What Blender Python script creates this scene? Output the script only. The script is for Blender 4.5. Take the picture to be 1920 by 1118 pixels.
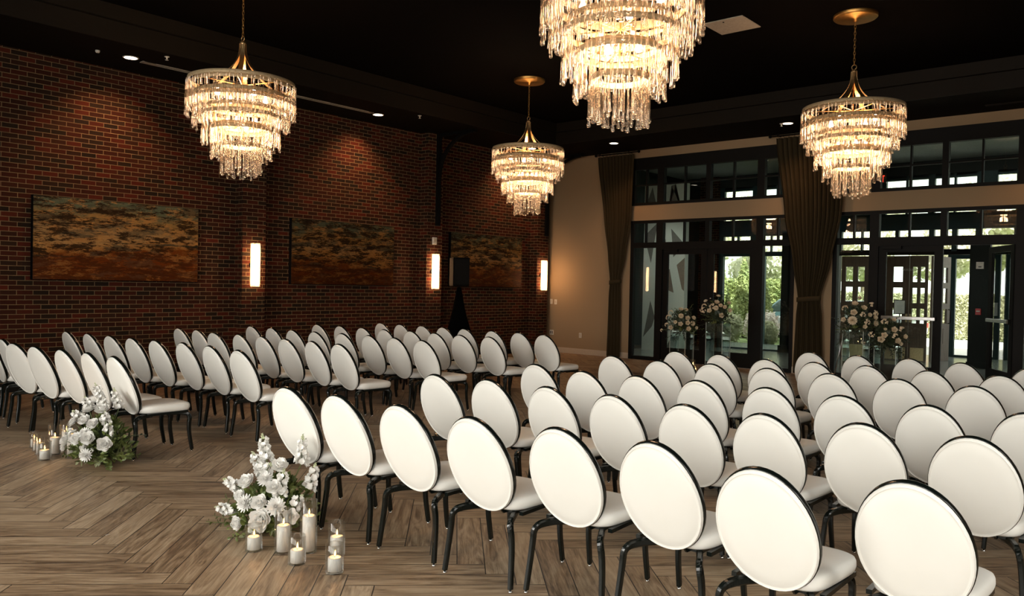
import bpy, bmesh, math, random
from mathutils import Vector, Matrix
PI = math.pi
random.seed(7)
for o in list(bpy.data.objects): bpy.data.objects.remove(o)
SC = bpy.context.scene
C = SC.collection

# ------------------------------------------------------------------ camera
YAW, PITCH, ROLL = math.radians(-40.99072354), math.radians(-0.93058991), math.radians(1.19465284)
fw = Vector((math.sin(YAW)*math.cos(PITCH), math.cos(YAW)*math.cos(PITCH), math.sin(PITCH)))
rt0 = Vector((math.cos(YAW), -math.sin(YAW), 0)); up0 = rt0.cross(fw)
rt = rt0*math.cos(ROLL) + up0*math.sin(ROLL); up = up0*math.cos(ROLL) - rt0*math.sin(ROLL)
cd = bpy.data.cameras.new('camera'); cam = bpy.data.objects.new('camera', cd); C.objects.link(cam)
cd.sensor_width = 36; cd.lens = 1504.438/1920*36; cd.clip_start = .05; cd.clip_end = 300
cam.matrix_world = Matrix(((rt.x, up.x, -fw.x, 12.3348), (rt.y, up.y, -fw.y, -15.4554), (rt.z, up.z, -fw.z, 1.6109), (0, 0, 0, 1)))
SC.camera = cam
# ------------------------------------------------------------------ view, world, sun, large lights
SC.view_settings.view_transform = 'Standard'; SC.view_settings.look = 'None'
SC.view_settings.exposure = 0.0; SC.view_settings.gamma = 1; SC.view_settings.use_curve_mapping = False
SC.cycles.max_bounces = 8; SC.cycles.diffuse_bounces = 3; SC.cycles.glossy_bounces = 4
SC.cycles.transparent_max_bounces = 24; SC.cycles.transmission_bounces = 6
SC.cycles.sample_clamp_indirect = 4; SC.cycles.caustics_reflective = False; SC.cycles.caustics_refractive = False
SC.cycles.use_denoising = True
W = bpy.data.worlds.new('sky'); SC.world = W; W.use_nodes = True
bgn = W.node_tree.nodes['Background']; bgn.inputs[0].default_value = (1.0, .985, .93, 1); bgn.inputs[1].default_value = 2.8
def light(name, kind, loc, power, col, rot=None, size=None, sizey=None, **kw):
    l = bpy.data.lights.new(name, kind); l.energy = power; l.color = col
    if kind == 'AREA':
        l.shape = 'RECTANGLE'; l.size = size; l.size_y = sizey
    elif kind in ('POINT', 'SPOT') and size: l.shadow_soft_size = size
    for k, v in kw.items(): setattr(l, k, v)
    o = bpy.data.objects.new(name, l); o.location = loc
    if rot: o.rotation_euler = rot
    C.objects.link(o); return o
sun = light('sun', 'SUN', (20, -10, 30), 19.0, (1, .96, .88)); sun.data.angle = .02
sun.rotation_euler = Vector((-.62, .42, -.66)).to_track_quat('-Z', 'Y').to_euler()
# area lights before the solid wall behind the camera, as daylight from assumed windows
WINX = [6.0, 8.5, 11.0, 13.5]
for wx in WINX:
    light('window_daylight', 'AREA', (wx, -18.84, 1.95), {6.0: 270, 8.5: 115, 11.0: 115, 13.5: 225}[wx], (1, .97, .90), (PI/2-.22, 0, 0), 2.2, 3.2, spread=2.3)
# added area lights before the solid right wall, as daylight from assumed side windows
for wy in (-15.5, -11.5):
    light('side_window_daylight', 'AREA', (15.84, wy, 1.95), 88, (1, .97, .90), (0, PI/2-.35, 0), 3.2, 2.2, spread=2.2)

# ------------------------------------------------------------------ node helpers
class NT:
    def __init__(s, name):
        s.m = bpy.data.materials.new(name); s.m.use_nodes = True; s.t = s.m.node_tree
        s.b = s.t.nodes['Principled BSDF']; s.out = s.t.nodes['Material Output']
    def n(s, kind, **kw):
        nd = s.t.nodes.new(kind)
        for k, v in kw.items(): setattr(nd, k, v)
        return nd
    def put(s, sock, v):
        if isinstance(v, bpy.types.NodeSocket): s.t.links.new(v, sock)
        elif v is not None: sock.default_value = v
    def math(s, op, a, b=None, c=None):
        nd = s.n('ShaderNodeMath', operation=op)
        for i, v in enumerate((a, b, c)):
            if v is not None: s.put(nd.inputs[i], v)
        return nd.outputs[0]
    def comb(s, x, y, z):
        nd = s.n('ShaderNodeCombineXYZ')
        for i, v in enumerate((x, y, z)): s.put(nd.inputs[i], v)
        return nd.outputs[0]
    def pos(s, kind='Object'):
        nd = s.n('ShaderNodeTexCoord'); sp = s.n('ShaderNodeSeparateXYZ'); s.t.links.new(nd.outputs[kind], sp.inputs[0])
        return sp.outputs[0], sp.outputs[1], sp.outputs[2], nd.outputs[kind]
    def noise(s, vec, scale, detail=4, rough=.55, dist=0.):
        nd = s.n('ShaderNodeTexNoise'); s.put(nd.inputs['Vector'], vec)
        nd.inputs['Scale'].default_value = scale; nd.inputs['Detail'].default_value = detail
        nd.inputs['Roughness'].default_value = rough; nd.inputs['Distortion'].default_value = dist
        return nd.outputs[0]
    def ramp(s, f, stops, interp='LINEAR'):
        nd = s.n('ShaderNodeValToRGB'); cr = nd.color_ramp; cr.interpolation = interp
        while len(cr.elements) < len(stops): cr.elements.new(.5)
        for e, (p, c) in zip(cr.elements, stops): e.position = p; e.color = (*c, 1)
        s.put(nd.inputs[0], f); return nd.outputs[0]
    def mix(s, f, a, b, mode='MIX'):
        nd = s.n('ShaderNodeMix', data_type='RGBA', blend_type=mode)
        s.put(nd.inputs[0], f)
        for i, v in ((6, a), (7, b)):
            s.put(nd.inputs[i], (*v, 1) if isinstance(v, tuple) and len(v) == 3 else v)
        return nd.outputs[2]
    def bump(s, h, strength=.3, dist=.01):
        nd = s.n('ShaderNodeBump'); nd.inputs['Strength'].default_value = strength; nd.inputs['Distance'].default_value = dist
        s.put(nd.inputs['Height'], h); s.t.links.new(nd.outputs[0], s.b.inputs['Normal'])
    def set(s, **kw):
        for k, v in kw.items():
            k = {'col': 'Base Color', 'rough': 'Roughness', 'metal': 'Metallic', 'spec': 'Specular IOR Level', 'coat': 'Coat Weight',
                 'sheen': 'Sheen Weight', 'em': 'Emission Color', 'ems': 'Emission Strength', 'trans': 'Transmission Weight',
                 'ior': 'IOR', 'sss': 'Subsurface Weight'}[k]
            if isinstance(v, tuple) and len(v) == 3: v = (*v, 1)
            s.put(s.b.inputs[k], v)
        return s
def simple(name, col, rough=.5, metal=0., var=.12, scale=30., bump=0., **kw):
    s = NT(name); _, _, _, v = s.pos('Object')
    n = s.noise(v, scale, 3)
    c2 = tuple(x*(1-var) for x in col); c3 = tuple(min(1, x*(1+var)) for x in col)
    s.set(col=s.ramp(n, [(.3, c2), (.7, c3)]), rough=rough, metal=metal, **kw)
    if bump: s.bump(n, bump, .004)
    return s.m

# ------------------------------------------------------------------ materials
def m_floor():
    s = NT('wood_plank_tile'); nd = s.n('ShaderNodeNewGeometry'); sp = s.n('ShaderNodeSeparateXYZ'); s.t.links.new(nd.outputs['Position'], sp.inputs[0])
    M = s.math; w, L = .159, .915
    fx = M('SUBTRACT', sp.outputs[0], 5.545); fy = M('ADD', sp.outputs[1], 12.83)
    X = M('MULTIPLY', M('SUBTRACT', fx, fy), .70711); Y = M('MULTIPLY', M('ADD', fx, fy), .70711)
    d = M('SUBTRACT', X, Y); m = M('FLOOR', M('DIVIDE', M('ADD', d, w), 2*L))
    X1 = M('SUBTRACT', X, M('MULTIPLY', m, L)); Y1 = M('ADD', Y, M('MULTIPLY', m, L))
    k = M('FLOOR', M('DIVIDE', Y1, w)); p = M('SUBTRACT', X1, M('MULTIPLY', k, w)); q = M('SUBTRACT', Y1, M('MULTIPLY', k, w))
    over = M('GREATER_THAN', p, L); isH = M('MULTIPLY', M('GREATER_THAN', p, 0.), M('SUBTRACT', 1., over))
    m2 = M('ADD', m, over); X2 = M('SUBTRACT', X, M('MULTIPLY', m2, L)); Y2 = M('ADD', Y, M('MULTIPLY', m2, L))
    kk = M('ADD', M('FLOOR', M('DIVIDE', X2, w)), 1.)
    p2 = M('SUBTRACT', Y2, M('MULTIPLY', kk, w)); q2 = M('SUBTRACT', X2, M('MULTIPLY', M('SUBTRACT', kk, 1.), w))
    def sel(a, b): return M('ADD', M('MULTIPLY', isH, a), M('MULTIPLY', M('SUBTRACT', 1., isH), b))
    al, ac = sel(p, p2), sel(q, q2)
    wn = s.n('ShaderNodeTexWhiteNoise', noise_dimensions='3D'); s.put(wn.inputs['Vector'], s.comb(sel(k, kk), sel(m, m2), isH))
    r = wn.outputs['Value']; spc = s.n('ShaderNodeSeparateColor'); s.t.links.new(wn.outputs['Color'], spc.inputs[0])
    v = s.comb(M('ADD', al, M('MULTIPLY', r, 50.)), M('MULTIPLY', ac, 7.), M('MULTIPLY', spc.outputs[1], 30.))
    g = s.noise(v, 2.2, 6, .6, 1.6)
    v2 = s.comb(M('ADD', al, M('MULTIPLY', r, 50.)), M('MULTIPLY', ac, 26.), M('MULTIPLY', spc.outputs[1], 30.))
    g2 = s.noise(v2, 4., 5, .65, .5)
    t = M('ADD', M('MULTIPLY', g, .75), M('ADD', M('MULTIPLY', g2, .45), M('MULTIPLY', M('SUBTRACT', r, .5), .19)))
    c = s.ramp(t, [(.30, (.030, .016, .009)), (.45, (.135, .085, .048)), (.60, (.275, .190, .115)), (.8, (.43, .325, .215))])
    e = M('MINIMUM', M('MINIMUM', ac, M('SUBTRACT', w, ac)), M('MINIMUM', al, M('SUBTRACT', L, al)))
    gr = M('LESS_THAN', e, .0030)
    s.set(col=s.mix(gr, c, (.018, .013, .009)), rough=M('ADD', .33, M('MULTIPLY', g2, .2)), spec=.2)
    s.bump(M('SUBTRACT', M('MULTIPLY', g2, .25), gr), .25, .003)
    return s.m
def m_brick(name='brick', lift=1.):
    s = NT(name); x, y, z, v = s.pos('Object')
    u = s.math('ADD', x, y)
    b = s.n('ShaderNodeTexBrick'); b.offset = .5; b.squash = 1
    b.inputs['Color1'].default_value = (0, 0, 0, 1); b.inputs['Color2'].default_value = (1, 1, 1, 1); b.inputs['Mortar'].default_value = (.5, .5, .5, 1)
    b.inputs['Scale'].default_value = 1; b.inputs['Mortar Size'].default_value = .0048; b.inputs['Mortar Smooth'].default_value = .25
    b.inputs['Bias'].default_value = 0; b.inputs['Brick Width'].default_value = .2035; b.inputs['Row Height'].default_value = .0667
    wob = s.noise(v, 14, 2); s.put(b.inputs['Vector'], s.comb(s.math('ADD', u, 40.), s.math('ADD', z, s.math('MULTIPLY', wob, .003)), 0.))
    col = s.ramp(b.outputs['Color'], [(0, (.010, .007, .005)), (.16, (.018, .010, .006)), (.3, (.028, .007, .004)), (.5, (.046, .009, .005)), (.66, (.020, .009, .005)), (.82, (.080, .012, .006)), (1, (.022, .012, .007))])
    n = s.noise(v, 60, 4); col = s.mix(s.math('MULTIPLY', n, .45), col, (.03, .018, .012))
    mort = s.mix(n, (.12, .082, .042), (.20, .14, .075))
    s.set(col=s.mix(b.outputs['Fac'], col, mort), rough=.75, spec=.05)
    s.bump(s.math('SUBTRACT', s.math('MULTIPLY', n, .3), b.outputs['Fac']), .7, .006)
    return s.m
def m_paint(name, seed, bright):
    s = NT(name); x, y, z, v = s.pos('Generated')
    def st(ky, kz, o, sc=1., det=9, ro=.68): return s.noise(s.comb(s.math('ADD', s.math('MULTIPLY', y, ky), seed+o), s.math('MULTIPLY', z, kz), seed*2.+o), sc, det, ro, .15)
    a = st(3.5, 5., 0.); big = st(4.2, 9., 5.); dk = st(8., 15., 9., 1., 12, .82); ln = st(1.2, 34., 13., 1., 6, .6); oc = st(9., 11., 21., 1., 10, .8)
    zz = s.math('ADD', z, s.math('MULTIPLY', s.math('SUBTRACT', a, .5), .75)); k = bright
    base = s.ramp(zz, [(.02, (.05*k, .012*k, .003*k)), (.18, (.13*k, .030*k, .006*k)), (.33, (.17*k, .050*k, .010*k)), (.42, (.30*k, .14*k, .035*k)), (.55, (.36*k, .22*k, .085*k)), (.66, (.12*k, .09*k, .045*k)), (.74, (.30*k, .17*k, .05*k)), (.83, (.13*k, .115*k, .055*k)), (.95, (.085*k, .11*k, .07*k))])
    c = s.mix(s.ramp(oc, [(.50, (0, 0, 0)), (.56, (.75, .75, .75))]), base, (.40*k, .20*k, .055*k))
    c = s.mix(s.ramp(big, [(.53, (0, 0, 0)), (.57, (.8, .8, .8))]), c, (.060*k, .055*k, .034*k))
    c = s.mix(s.ramp(dk, [(.485, (0, 0, 0)), (.525, (.95, .95, .95))]), c, (.020*k, .010*k, .005*k))
    c = s.mix(s.ramp(ln, [(.60, (0, 0, 0)), (.66, (.6, .6, .6))]), c, (.02*k, .03*k, .022*k))
    low = s.ramp(zz, [(.25, (1, 1, 1)), (.40, (0, 0, 0))]); c = s.mix(s.math('MULTIPLY', low, .5), c, s.mix(dk, (.17*k, .040*k, .006*k), (.055*k, .014*k, .004*k)))
    s.set(col=c, rough=s.math('ADD', .14, s.math('MULTIPLY', dk, .3)), spec=.03)
    s.bump(s.noise(v, 26, 6, .8), .35, .01)
    return s.m
def m_glass(name, tint=(.93, .97, .95), refl=.9, base=.035):
    s = NT(name); t = s.n('ShaderNodeBsdfTransparent'); t.inputs[0].default_value = (*tint, 1)
    g = s.n('ShaderNodeBsdfGlossy'); g.inputs['Roughness'].default_value = .01; g.inputs[0].default_value = (1, 1, 1, 1)
    fr = s.n('ShaderNodeFresnel'); fr.inputs[0].default_value = 1.45
    mx = s.n('ShaderNodeMixShader'); s.put(mx.inputs[0], s.math('ADD', s.math('MULTIPLY', fr.outputs[0], refl*.6), base*.3))
    s.t.links.new(t.outputs[0], mx.inputs[1]); s.t.links.new(g.outputs[0], mx.inputs[2]); s.t.links.new(mx.outputs[0], s.out.inputs[0])
    return s.m
def m_drop():
    s = NT('blown_glass'); t = s.n('ShaderNodeBsdfTransparent'); t.inputs[0].default_value = (1, .97, .92, 1)
    g = s.n('ShaderNodeBsdfGlossy'); g.inputs['Roughness'].default_value = .06; g.inputs[0].default_value = (1, .94, .88, 1)
    tr = s.n('ShaderNodeBsdfTranslucent'); tr.inputs[0].default_value = (.95, .84, .72, 1)
    lw = s.n('ShaderNodeLayerWeight'); lw.inputs[0].default_value = .45
    m1 = s.n('ShaderNodeMixShader'); m1.inputs[0].default_value = .13
    s.t.links.new(t.outputs[0], m1.inputs[1]); s.t.links.new(tr.outputs[0], m1.inputs[2])
    m2 = s.n('ShaderNodeMixShader'); s.put(m2.inputs[0], s.math('ADD', s.math('MULTIPLY', lw.outputs['Facing'], .62), .055))
    s.t.links.new(m1.outputs[0], m2.inputs[1]); s.t.links.new(g.outputs[0], m2.inputs[2]); s.t.links.new(m2.outputs[0], s.out.inputs[0])
    return s.m
def m_frost():
    s = NT('frosted_acrylic'); t = s.n('ShaderNodeBsdfTransparent'); t.inputs[0].default_value = (1, .97, .93, 1)
    tr = s.n('ShaderNodeBsdfTranslucent'); tr.inputs[0].default_value = (.95, .85, .75, 1); mx = s.n('ShaderNodeMixShader'); mx.inputs[0].default_value = .25
    s.t.links.new(t.outputs[0], mx.inputs[1]); s.t.links.new(tr.outputs[0], mx.inputs[2]); s.t.links.new(mx.outputs[0], s.out.inputs[0])
    return s.m
def m_emit(name, col, st):
    s = NT(name); s.set(col=col, em=col, ems=st, rough=.5); return s.m
def m_wood(name, c1, c2, axis=2, rough=.45):
    s = NT(name); x, y, z, v = s.pos('Object'); k = [12., 12., 12.]; k[axis] = 1.2
    n = s.noise(s.comb(s.math('MULTIPLY', x, k[0]), s.math('MULTIPLY', y, k[1]), s.math('MULTIPLY', z, k[2])), 1.5, 5, .6, 1.)
    s.set(col=s.ramp(n, [(.3, c1), (.7, c2)]), rough=rough); s.bump(n, .1, .003); return s.m
def m_leaf(name, c1, c2, rough=.5, scale=9., trans=0.):
    s = NT(name); x, y, z, v = s.pos('Object'); n = s.noise(v, scale, 3)
    s.set(col=s.ramp(n, [(.3, c1), (.7, c2)]), rough=rough)
    if trans:
        tr = s.n('ShaderNodeBsdfTranslucent'); tr.inputs[0].default_value = (*c2, 1); mx = s.n('ShaderNodeMixShader'); mx.inputs[0].default_value = trans
        s.t.links.new(s.b.outputs[0], mx.inputs[1]); s.t.links.new(tr.outputs[0], mx.inputs[2]); s.t.links.new(mx.outputs[0], s.out.inputs[0])
    return s.m
def m_tile():
    s = NT('vestibule_mosaic'); x, y, z, v = s.pos('Object')
    b = s.n('ShaderNodeTexBrick'); b.inputs['Scale'].default_value = 1; b.inputs['Brick Width'].default_value = .1; b.inputs['Row Height'].default_value = .05
    b.inputs['Mortar Size'].default_value = .003; b.inputs['Color1'].default_value = (.30, .33, .30, 1); b.inputs['Color2'].default_value = (.13, .17, .16, 1); b.inputs['Mortar'].default_value = (.12, .12, .11, 1)
    s.put(b.inputs['Vector'], v); s.set(col=b.outputs['Color'], rough=.18); return s.m
def m_vinyl():
    s = NT('white_vinyl'); x, y, z, v = s.pos('Object'); n = s.noise(v, 160, 3); n2 = s.noise(v, 3, 2)
    s.set(col=s.ramp(n2, [(.3, (.81, .80, .745)), (.7, (.85, .84, .79))]), rough=.42, spec=.4); s.bump(n, .05, .001); return s.m
def m_curtain():
    s = NT('olive_curtain'); x, y, z, v = s.pos('Object'); n = s.noise(v, 220, 2)
    s.set(col=s.ramp(n, [(.3, (.034, .024, .011)), (.7, (.050, .036, .017))]), rough=.8, spec=.12); s.bump(n, .1, .001); return s.m

M = dict(
    floor=m_floor(), brick=m_brick(), soffit=simple('ceiling_paint', (.0060, .0042, .0024), .8, spec=.06), tray=simple('tray_paint', (.0022, .0015, .001), .9, spec=.03),
    fascia=simple('fascia_paint', (.009, .0065, .0038), .6, spec=.12), beige=simple('beige_plaster', (.30, .208, .118), .85, var=.03, scale=90, bump=.08), white_trim=simple('trim_paint', (.50, .41, .31), .5, var=.03),
    frame=simple('bronze_frame', (.0045, .004, .0033), .6, var=.1, spec=.15), teal=simple('teal_frame', (.014, .042, .046), .5, spec=.3), greywall=simple('vestibule_wall', (.010, .014, .012), .6, spec=.2), tealwall=simple('vestibule_teal', (.014, .046, .060), .6, spec=.2),
    glass=m_glass('window_glass'), vase=m_glass('vase_glass', (.99, 1, 1), .75, .03), acrylic=m_glass('acrylic', (.93, .97, .96), .9, .07), drop=m_drop(),
    brass=simple('brushed_brass', (.52, .34, .16), .42, 1., .1, 60), ringm=simple('satin_gold_band', (.50, .37, .21), .6, .3), brassd=simple('brass_canopy', (.50, .27, .08), .4, 1.),
    vinyl=m_vinyl(), chair=simple('black_enamel', (.004, .006, .005), .22, var=.1, coat=.15, spec=.35), chrome=simple('chrome', (.7, .7, .7), .15, 1.),
    curtain=m_curtain(), iron=simple('black_iron', (.003, .003, .003), .7, spec=.1), black=simple('black_plastic', (.002, .002, .002), .8, spec=.08), scrim=simple('black_spandex', (.0015, .0015, .0015), .95, spec=.02),
    wax=simple('white_wax', (.90, .87, .81), .5, var=.03, sss=.0), flame=m_emit('flame', (1, .48, .12), 22), wick=simple('wick', (.02, .015, .01), .9),
    plate=simple('switch_plate', (.62, .58, .50), .4), slot=simple('dark_slot', (.05, .045, .04), .5), steel=simple('brushed_steel', (.55, .54, .52), .3, 1.),
    lamp=m_emit('lamp_lens', (1, .82, .62), 9), tube=m_emit('lamp_tube', (1, .60, .32), 42), bulb=m_emit('bulb', (1, .85, .72), 24), exit=m_emit('exit_letters', (1, .06, .03), 1.6),
    frost=m_frost(), panel=simple('access_panel', (.36, .31, .25), .6), diff=simple('diffuser_metal', (.30, .27, .22), .5),
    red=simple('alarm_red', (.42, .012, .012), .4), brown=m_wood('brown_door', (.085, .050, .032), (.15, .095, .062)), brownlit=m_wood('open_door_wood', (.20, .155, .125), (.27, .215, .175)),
    brassplate=simple('kick_plate', (.62, .5, .3), .35, 1.), mural=simple('mural_paint', (.60, .65, .60), .7, var=.03), muralg=simple('mural_grey', (.15, .15, .135), .7), muralb=simple('mural_brown', (.20, .155, .12), .7),
    tile=m_tile(), vestceil=simple('vestibule_ceiling', (.30, .31, .29), .8), paper=simple('paper', (.8, .8, .78), .8, var=.02), ink=simple('ink', (.35, .35, .35), .8),
    petal=m_leaf('white_petal', (.90, .89, .85), (.96, .95, .92), .6, 20, .25), petalc=m_leaf('cream_petal', (.80, .66, .46), (.90, .80, .62), .6, 20, .2), bud=m_leaf('green_bud', (.45, .50, .28), (.62, .64, .45), .6),
    leaf=m_leaf('leaf', (.055, .088, .02), (.17, .20, .055), .45, 14, .15), leafl=m_leaf('pale_leaf', (.12, .14, .055), (.25, .26, .13), .5, 14, .2), leafd=m_leaf('dark_leaf', (.014, .024, .010), (.045, .062, .028), .5, 14, .1), stem=simple('stem', (.10, .14, .04), .6),
    grass=m_leaf('lawn', (.14, .20, .06), (.26, .32, .12), .9, 2.), concrete=simple('pale_concrete', (.62, .60, .56), .9), mulch=simple('mulch', (.10, .085, .07), .95, scale=12, var=.4),
    hedge=m_leaf('hedge_leaf', (.27, .28, .15), (.58, .56, .38), .6, 3., .3), palef=m_leaf('pale_foliage', (.52, .52, .38), (.80, .78, .64), .7, 3., .3), conifer=m_leaf('conifer_leaf', (.16, .21, .07), (.40, .42, .17), .6, 3., .3), pinkish=m_leaf('hydrangea_bloom', (.62, .50, .46), (.8, .72, .66), .7, 6, .2), bark=simple('bark', (.12, .09, .06), .9, scale=12),
    carblue=simple('car_paint', (.05, .09, .10), .2, coat=.8), carwhite=simple('car_white', (.6, .62, .65), .2, coat=.8), carglass=simple('car_glass', (.02, .03, .03), .05), tyre=simple('tyre', (.01, .01, .01), .8), carred=simple('car_red', (.55, .03, .03), .3),
    edge=simple('acrylic_edge', (.42, .46, .42), .3), linen=simple('sheer_curtain', (.55, .53, .48), .9), stone=simple('grey_stone', (.20, .19, .17), .8))

# ------------------------------------------------------------------ mesh helpers
def link(name, bm, mat=None, parent=None, smooth=False, loc=None):
    me = bpy.data.meshes.new(name); bm.to_mesh(me); bm.free()
    if smooth:
        for p in me.polygons: p.use_smooth = True
    return inst(name, me, mat, parent, loc)
def inst(name, me, mat=None, parent=None, loc=None):
    o = bpy.data.objects.new(name, me); C.objects.link(o)
    if mat and not me.materials: me.materials.append(M[mat])
    if parent: o.parent = parent
    if loc: o.location = loc
    return o
def B(): return bmesh.new()
def box(bm, x0, x1, y0, y1, z0, z1):
    v = [bm.verts.new((x, y, z)) for z in (z0, z1) for y in (y0, y1) for x in (x0, x1)]
    for f in ((0, 2, 3, 1), (4, 5, 7, 6), (0, 1, 5, 4), (2, 6, 7, 3), (0, 4, 6, 2), (1, 3, 7, 5)): bm.faces.new([v[i] for i in f])
    return bm
def bevel(bm, w=.004, seg=1):
    bmesh.ops.bevel(bm, geom=list(bm.edges), offset=w, segments=seg, affect='EDGES', profile=.5); return bm
def sweep(bm, pts, rad, seg=8, cap=True, flat=None, closed=False):
    """tube through pts; rad number or list; flat=(a,b,ref) gives a rectangular strap section"""
    pts = [Vector(p) for p in pts]; n = len(pts); rings = []; prev = None
    for i, p in enumerate(pts):
        if closed: t = (pts[(i+1) % n]-pts[i-1]).normalized()
        else: t = (pts[min(i+1, n-1)]-pts[max(i-1, 0)]).normalized()
        if flat: a = flat[2].cross(t).normalized()
        elif prev is None:
            a = t.orthogonal().normalized()
        else: a = (prev - t*prev.dot(t)).normalized()
        prev = a; b = t.cross(a)
        if flat:
            ring = [bm.verts.new(p+a*sx*flat[0]+b*sy*flat[1]) for sx, sy in ((-1, -1), (1, -1), (1, 1), (-1, 1))]
        else:
            r = rad[i] if isinstance(rad, (list, tuple)) else rad
            ring = [bm.verts.new(p+(a*math.cos(2*PI*k/seg)+b*math.sin(2*PI*k/seg))*r) for k in range(seg)]
        rings.append(ring)
    m = len(rings[0])
    for i in range(n if closed else n-1):
        for k in range(m): bm.faces.new([rings[i][k], rings[i][(k+1) % m], rings[(i+1) % n][(k+1) % m], rings[(i+1) % n][k]])
    if cap and not closed: bm.faces.new(rings[0][::-1]); bm.faces.new(rings[-1])
    return bm
def lathe(bm, prof, seg=24, c=(0, 0, 0), cap0=True, cap1=True):
    rings = []
    for r, z in prof: rings.append([bm.verts.new((c[0]+r*math.cos(2*PI*k/seg), c[1]+r*math.sin(2*PI*k/seg), c[2]+z)) for k in range(seg)])
    for i in range(len(rings)-1):
        for k in range(seg): bm.faces.new([rings[i][k], rings[i][(k+1) % seg], rings[i+1][(k+1) % seg], rings[i+1][k]])
    if cap0: bm.faces.new(rings[0][::-1])
    if cap1: bm.faces.new(rings[-1])
    return bm
def tag(o, label, cat, group=None, kind=None):
    o['label'] = label; o['category'] = cat
    if group: o['group'] = group
    if kind: o['kind'] = kind
    return o
def thing(name, label, cat, loc=(0, 0, 0), rz=0., group=None):
    o = bpy.data.objects.new(name, None); C.objects.link(o); o.location = loc; o.rotation_euler = (0, 0, rz); o.empty_display_size = .1
    return tag(o, label, cat, group)
def struct(name, bm, mat, parent=None, smooth=False):
    o = link(name, bm, mat, parent, smooth)
    if not parent: o['kind'] = 'structure'
    return o
def copy_tree(o, parent=None):
    c = o.copy(); C.objects.link(c)
    if parent: c.parent = parent
    for ch in list(o.children): copy_tree(ch, c)
    return c

# ------------------------------------------------------------------ room shell
ZS, ZT = 4.69, 5.12          # soffit and tray heights
struct('floor', box(B(), -.3, 16.2, -19.2, .06, -.1, 0), 'floor')
b = B(); box(b, -.35, 0, -19.2, .2, 0, 5.4); box(b, 0, .235, -8.36, -7.93, 0, ZS); box(b, 0, .235, -4.22, -3.79, 0, ZS); box(b, 0, .235, -.65, -.23, 0, ZS)
box(b, 0, .235, -12.6, -12.17, 0, ZS)
struct('wall_left', b, 'brick')
b = B(); box(b, 0, .016, -12.17, -8.36, 0, .115); box(b, 0, .016, -7.93, -4.22, 0, .115); box(b, 0, .016, -3.79, -.65, 0, .115); box(b, 0, .016, -19, -12.6, 0, .115)
struct('baseboard_left', b, 'frame')
b = B()
for x0, x1, z0, z1 in ((0, 2.43, 0, ZS), (2.43, 6.2, 4.51, ZS), (2.43, 6.2, 3.11, 3.45), (6.2, 6.93, 0, ZS), (6.93, 10.70, 4.51, ZS), (6.93, 10.70, 3.11, 3.45), (10.70, 16, 0, ZS)):
    box(b, x0, x1, 0, .2, z0, z1)
struct('wall_back', b, 'beige')
b = B()
for x0, x1 in ((0, 2.43), (6.2, 6.93), (10.7, 16)):
    box(b, x0, x1, -.018, 0, 0, .115); box(b, x0, x1, -.012, 0, .115, .128)
struct('baseboard_back', b, 'white_trim')
struct('wall_right', box(B(), 16, 16.2, -19.2, .2, 0, 5.4), 'beige')
struct('wall_front', box(B(), -.3, 16.2, -19.2, -19, 0, 5.4), 'beige')
b = B()
box(b, 0, 1.5, -19, 0, ZS, 5.4); box(b, 1.5, 14.5, -1.65, 0, ZS, 5.4); box(b, 14.5, 16, -19, 0, ZS, 5.4); box(b, 1.5, 14.5, -19, -17.4, ZS, 5.4)
struct('trim_1', b, 'soffit')
b = B()   # stepped fascia round the raised tray
for x0, x1, y0, y1 in ((1.5, 1.52, -17.4, -1.65), (1.52, 14.48, -1.67, -1.65), (14.48, 14.5, -17.4, -1.65), (1.52, 14.48, -17.4, -17.38)): box(b, x0, x1, y0, y1, ZS-.015, ZT-.19)
for x0, x1, y0, y1 in ((1.52, 1.60, -17.4, -1.65), (1.6, 14.4, -1.75, -1.67), (14.4, 14.48, -17.4, -1.65), (1.6, 14.4, -17.38, -17.3)): box(b, x0, x1, y0, y1, ZT-.19, ZT)
struct('trim_2', b, 'fascia')
struct('ceiling', box(B(), 1.5, 14.5, -17.4, -1.65, ZT, 5.4), 'tray')
struct('roof', box(B(), -.6, 17, -19.5, 5.4, 5.4, 5.6), 'soffit')
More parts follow.
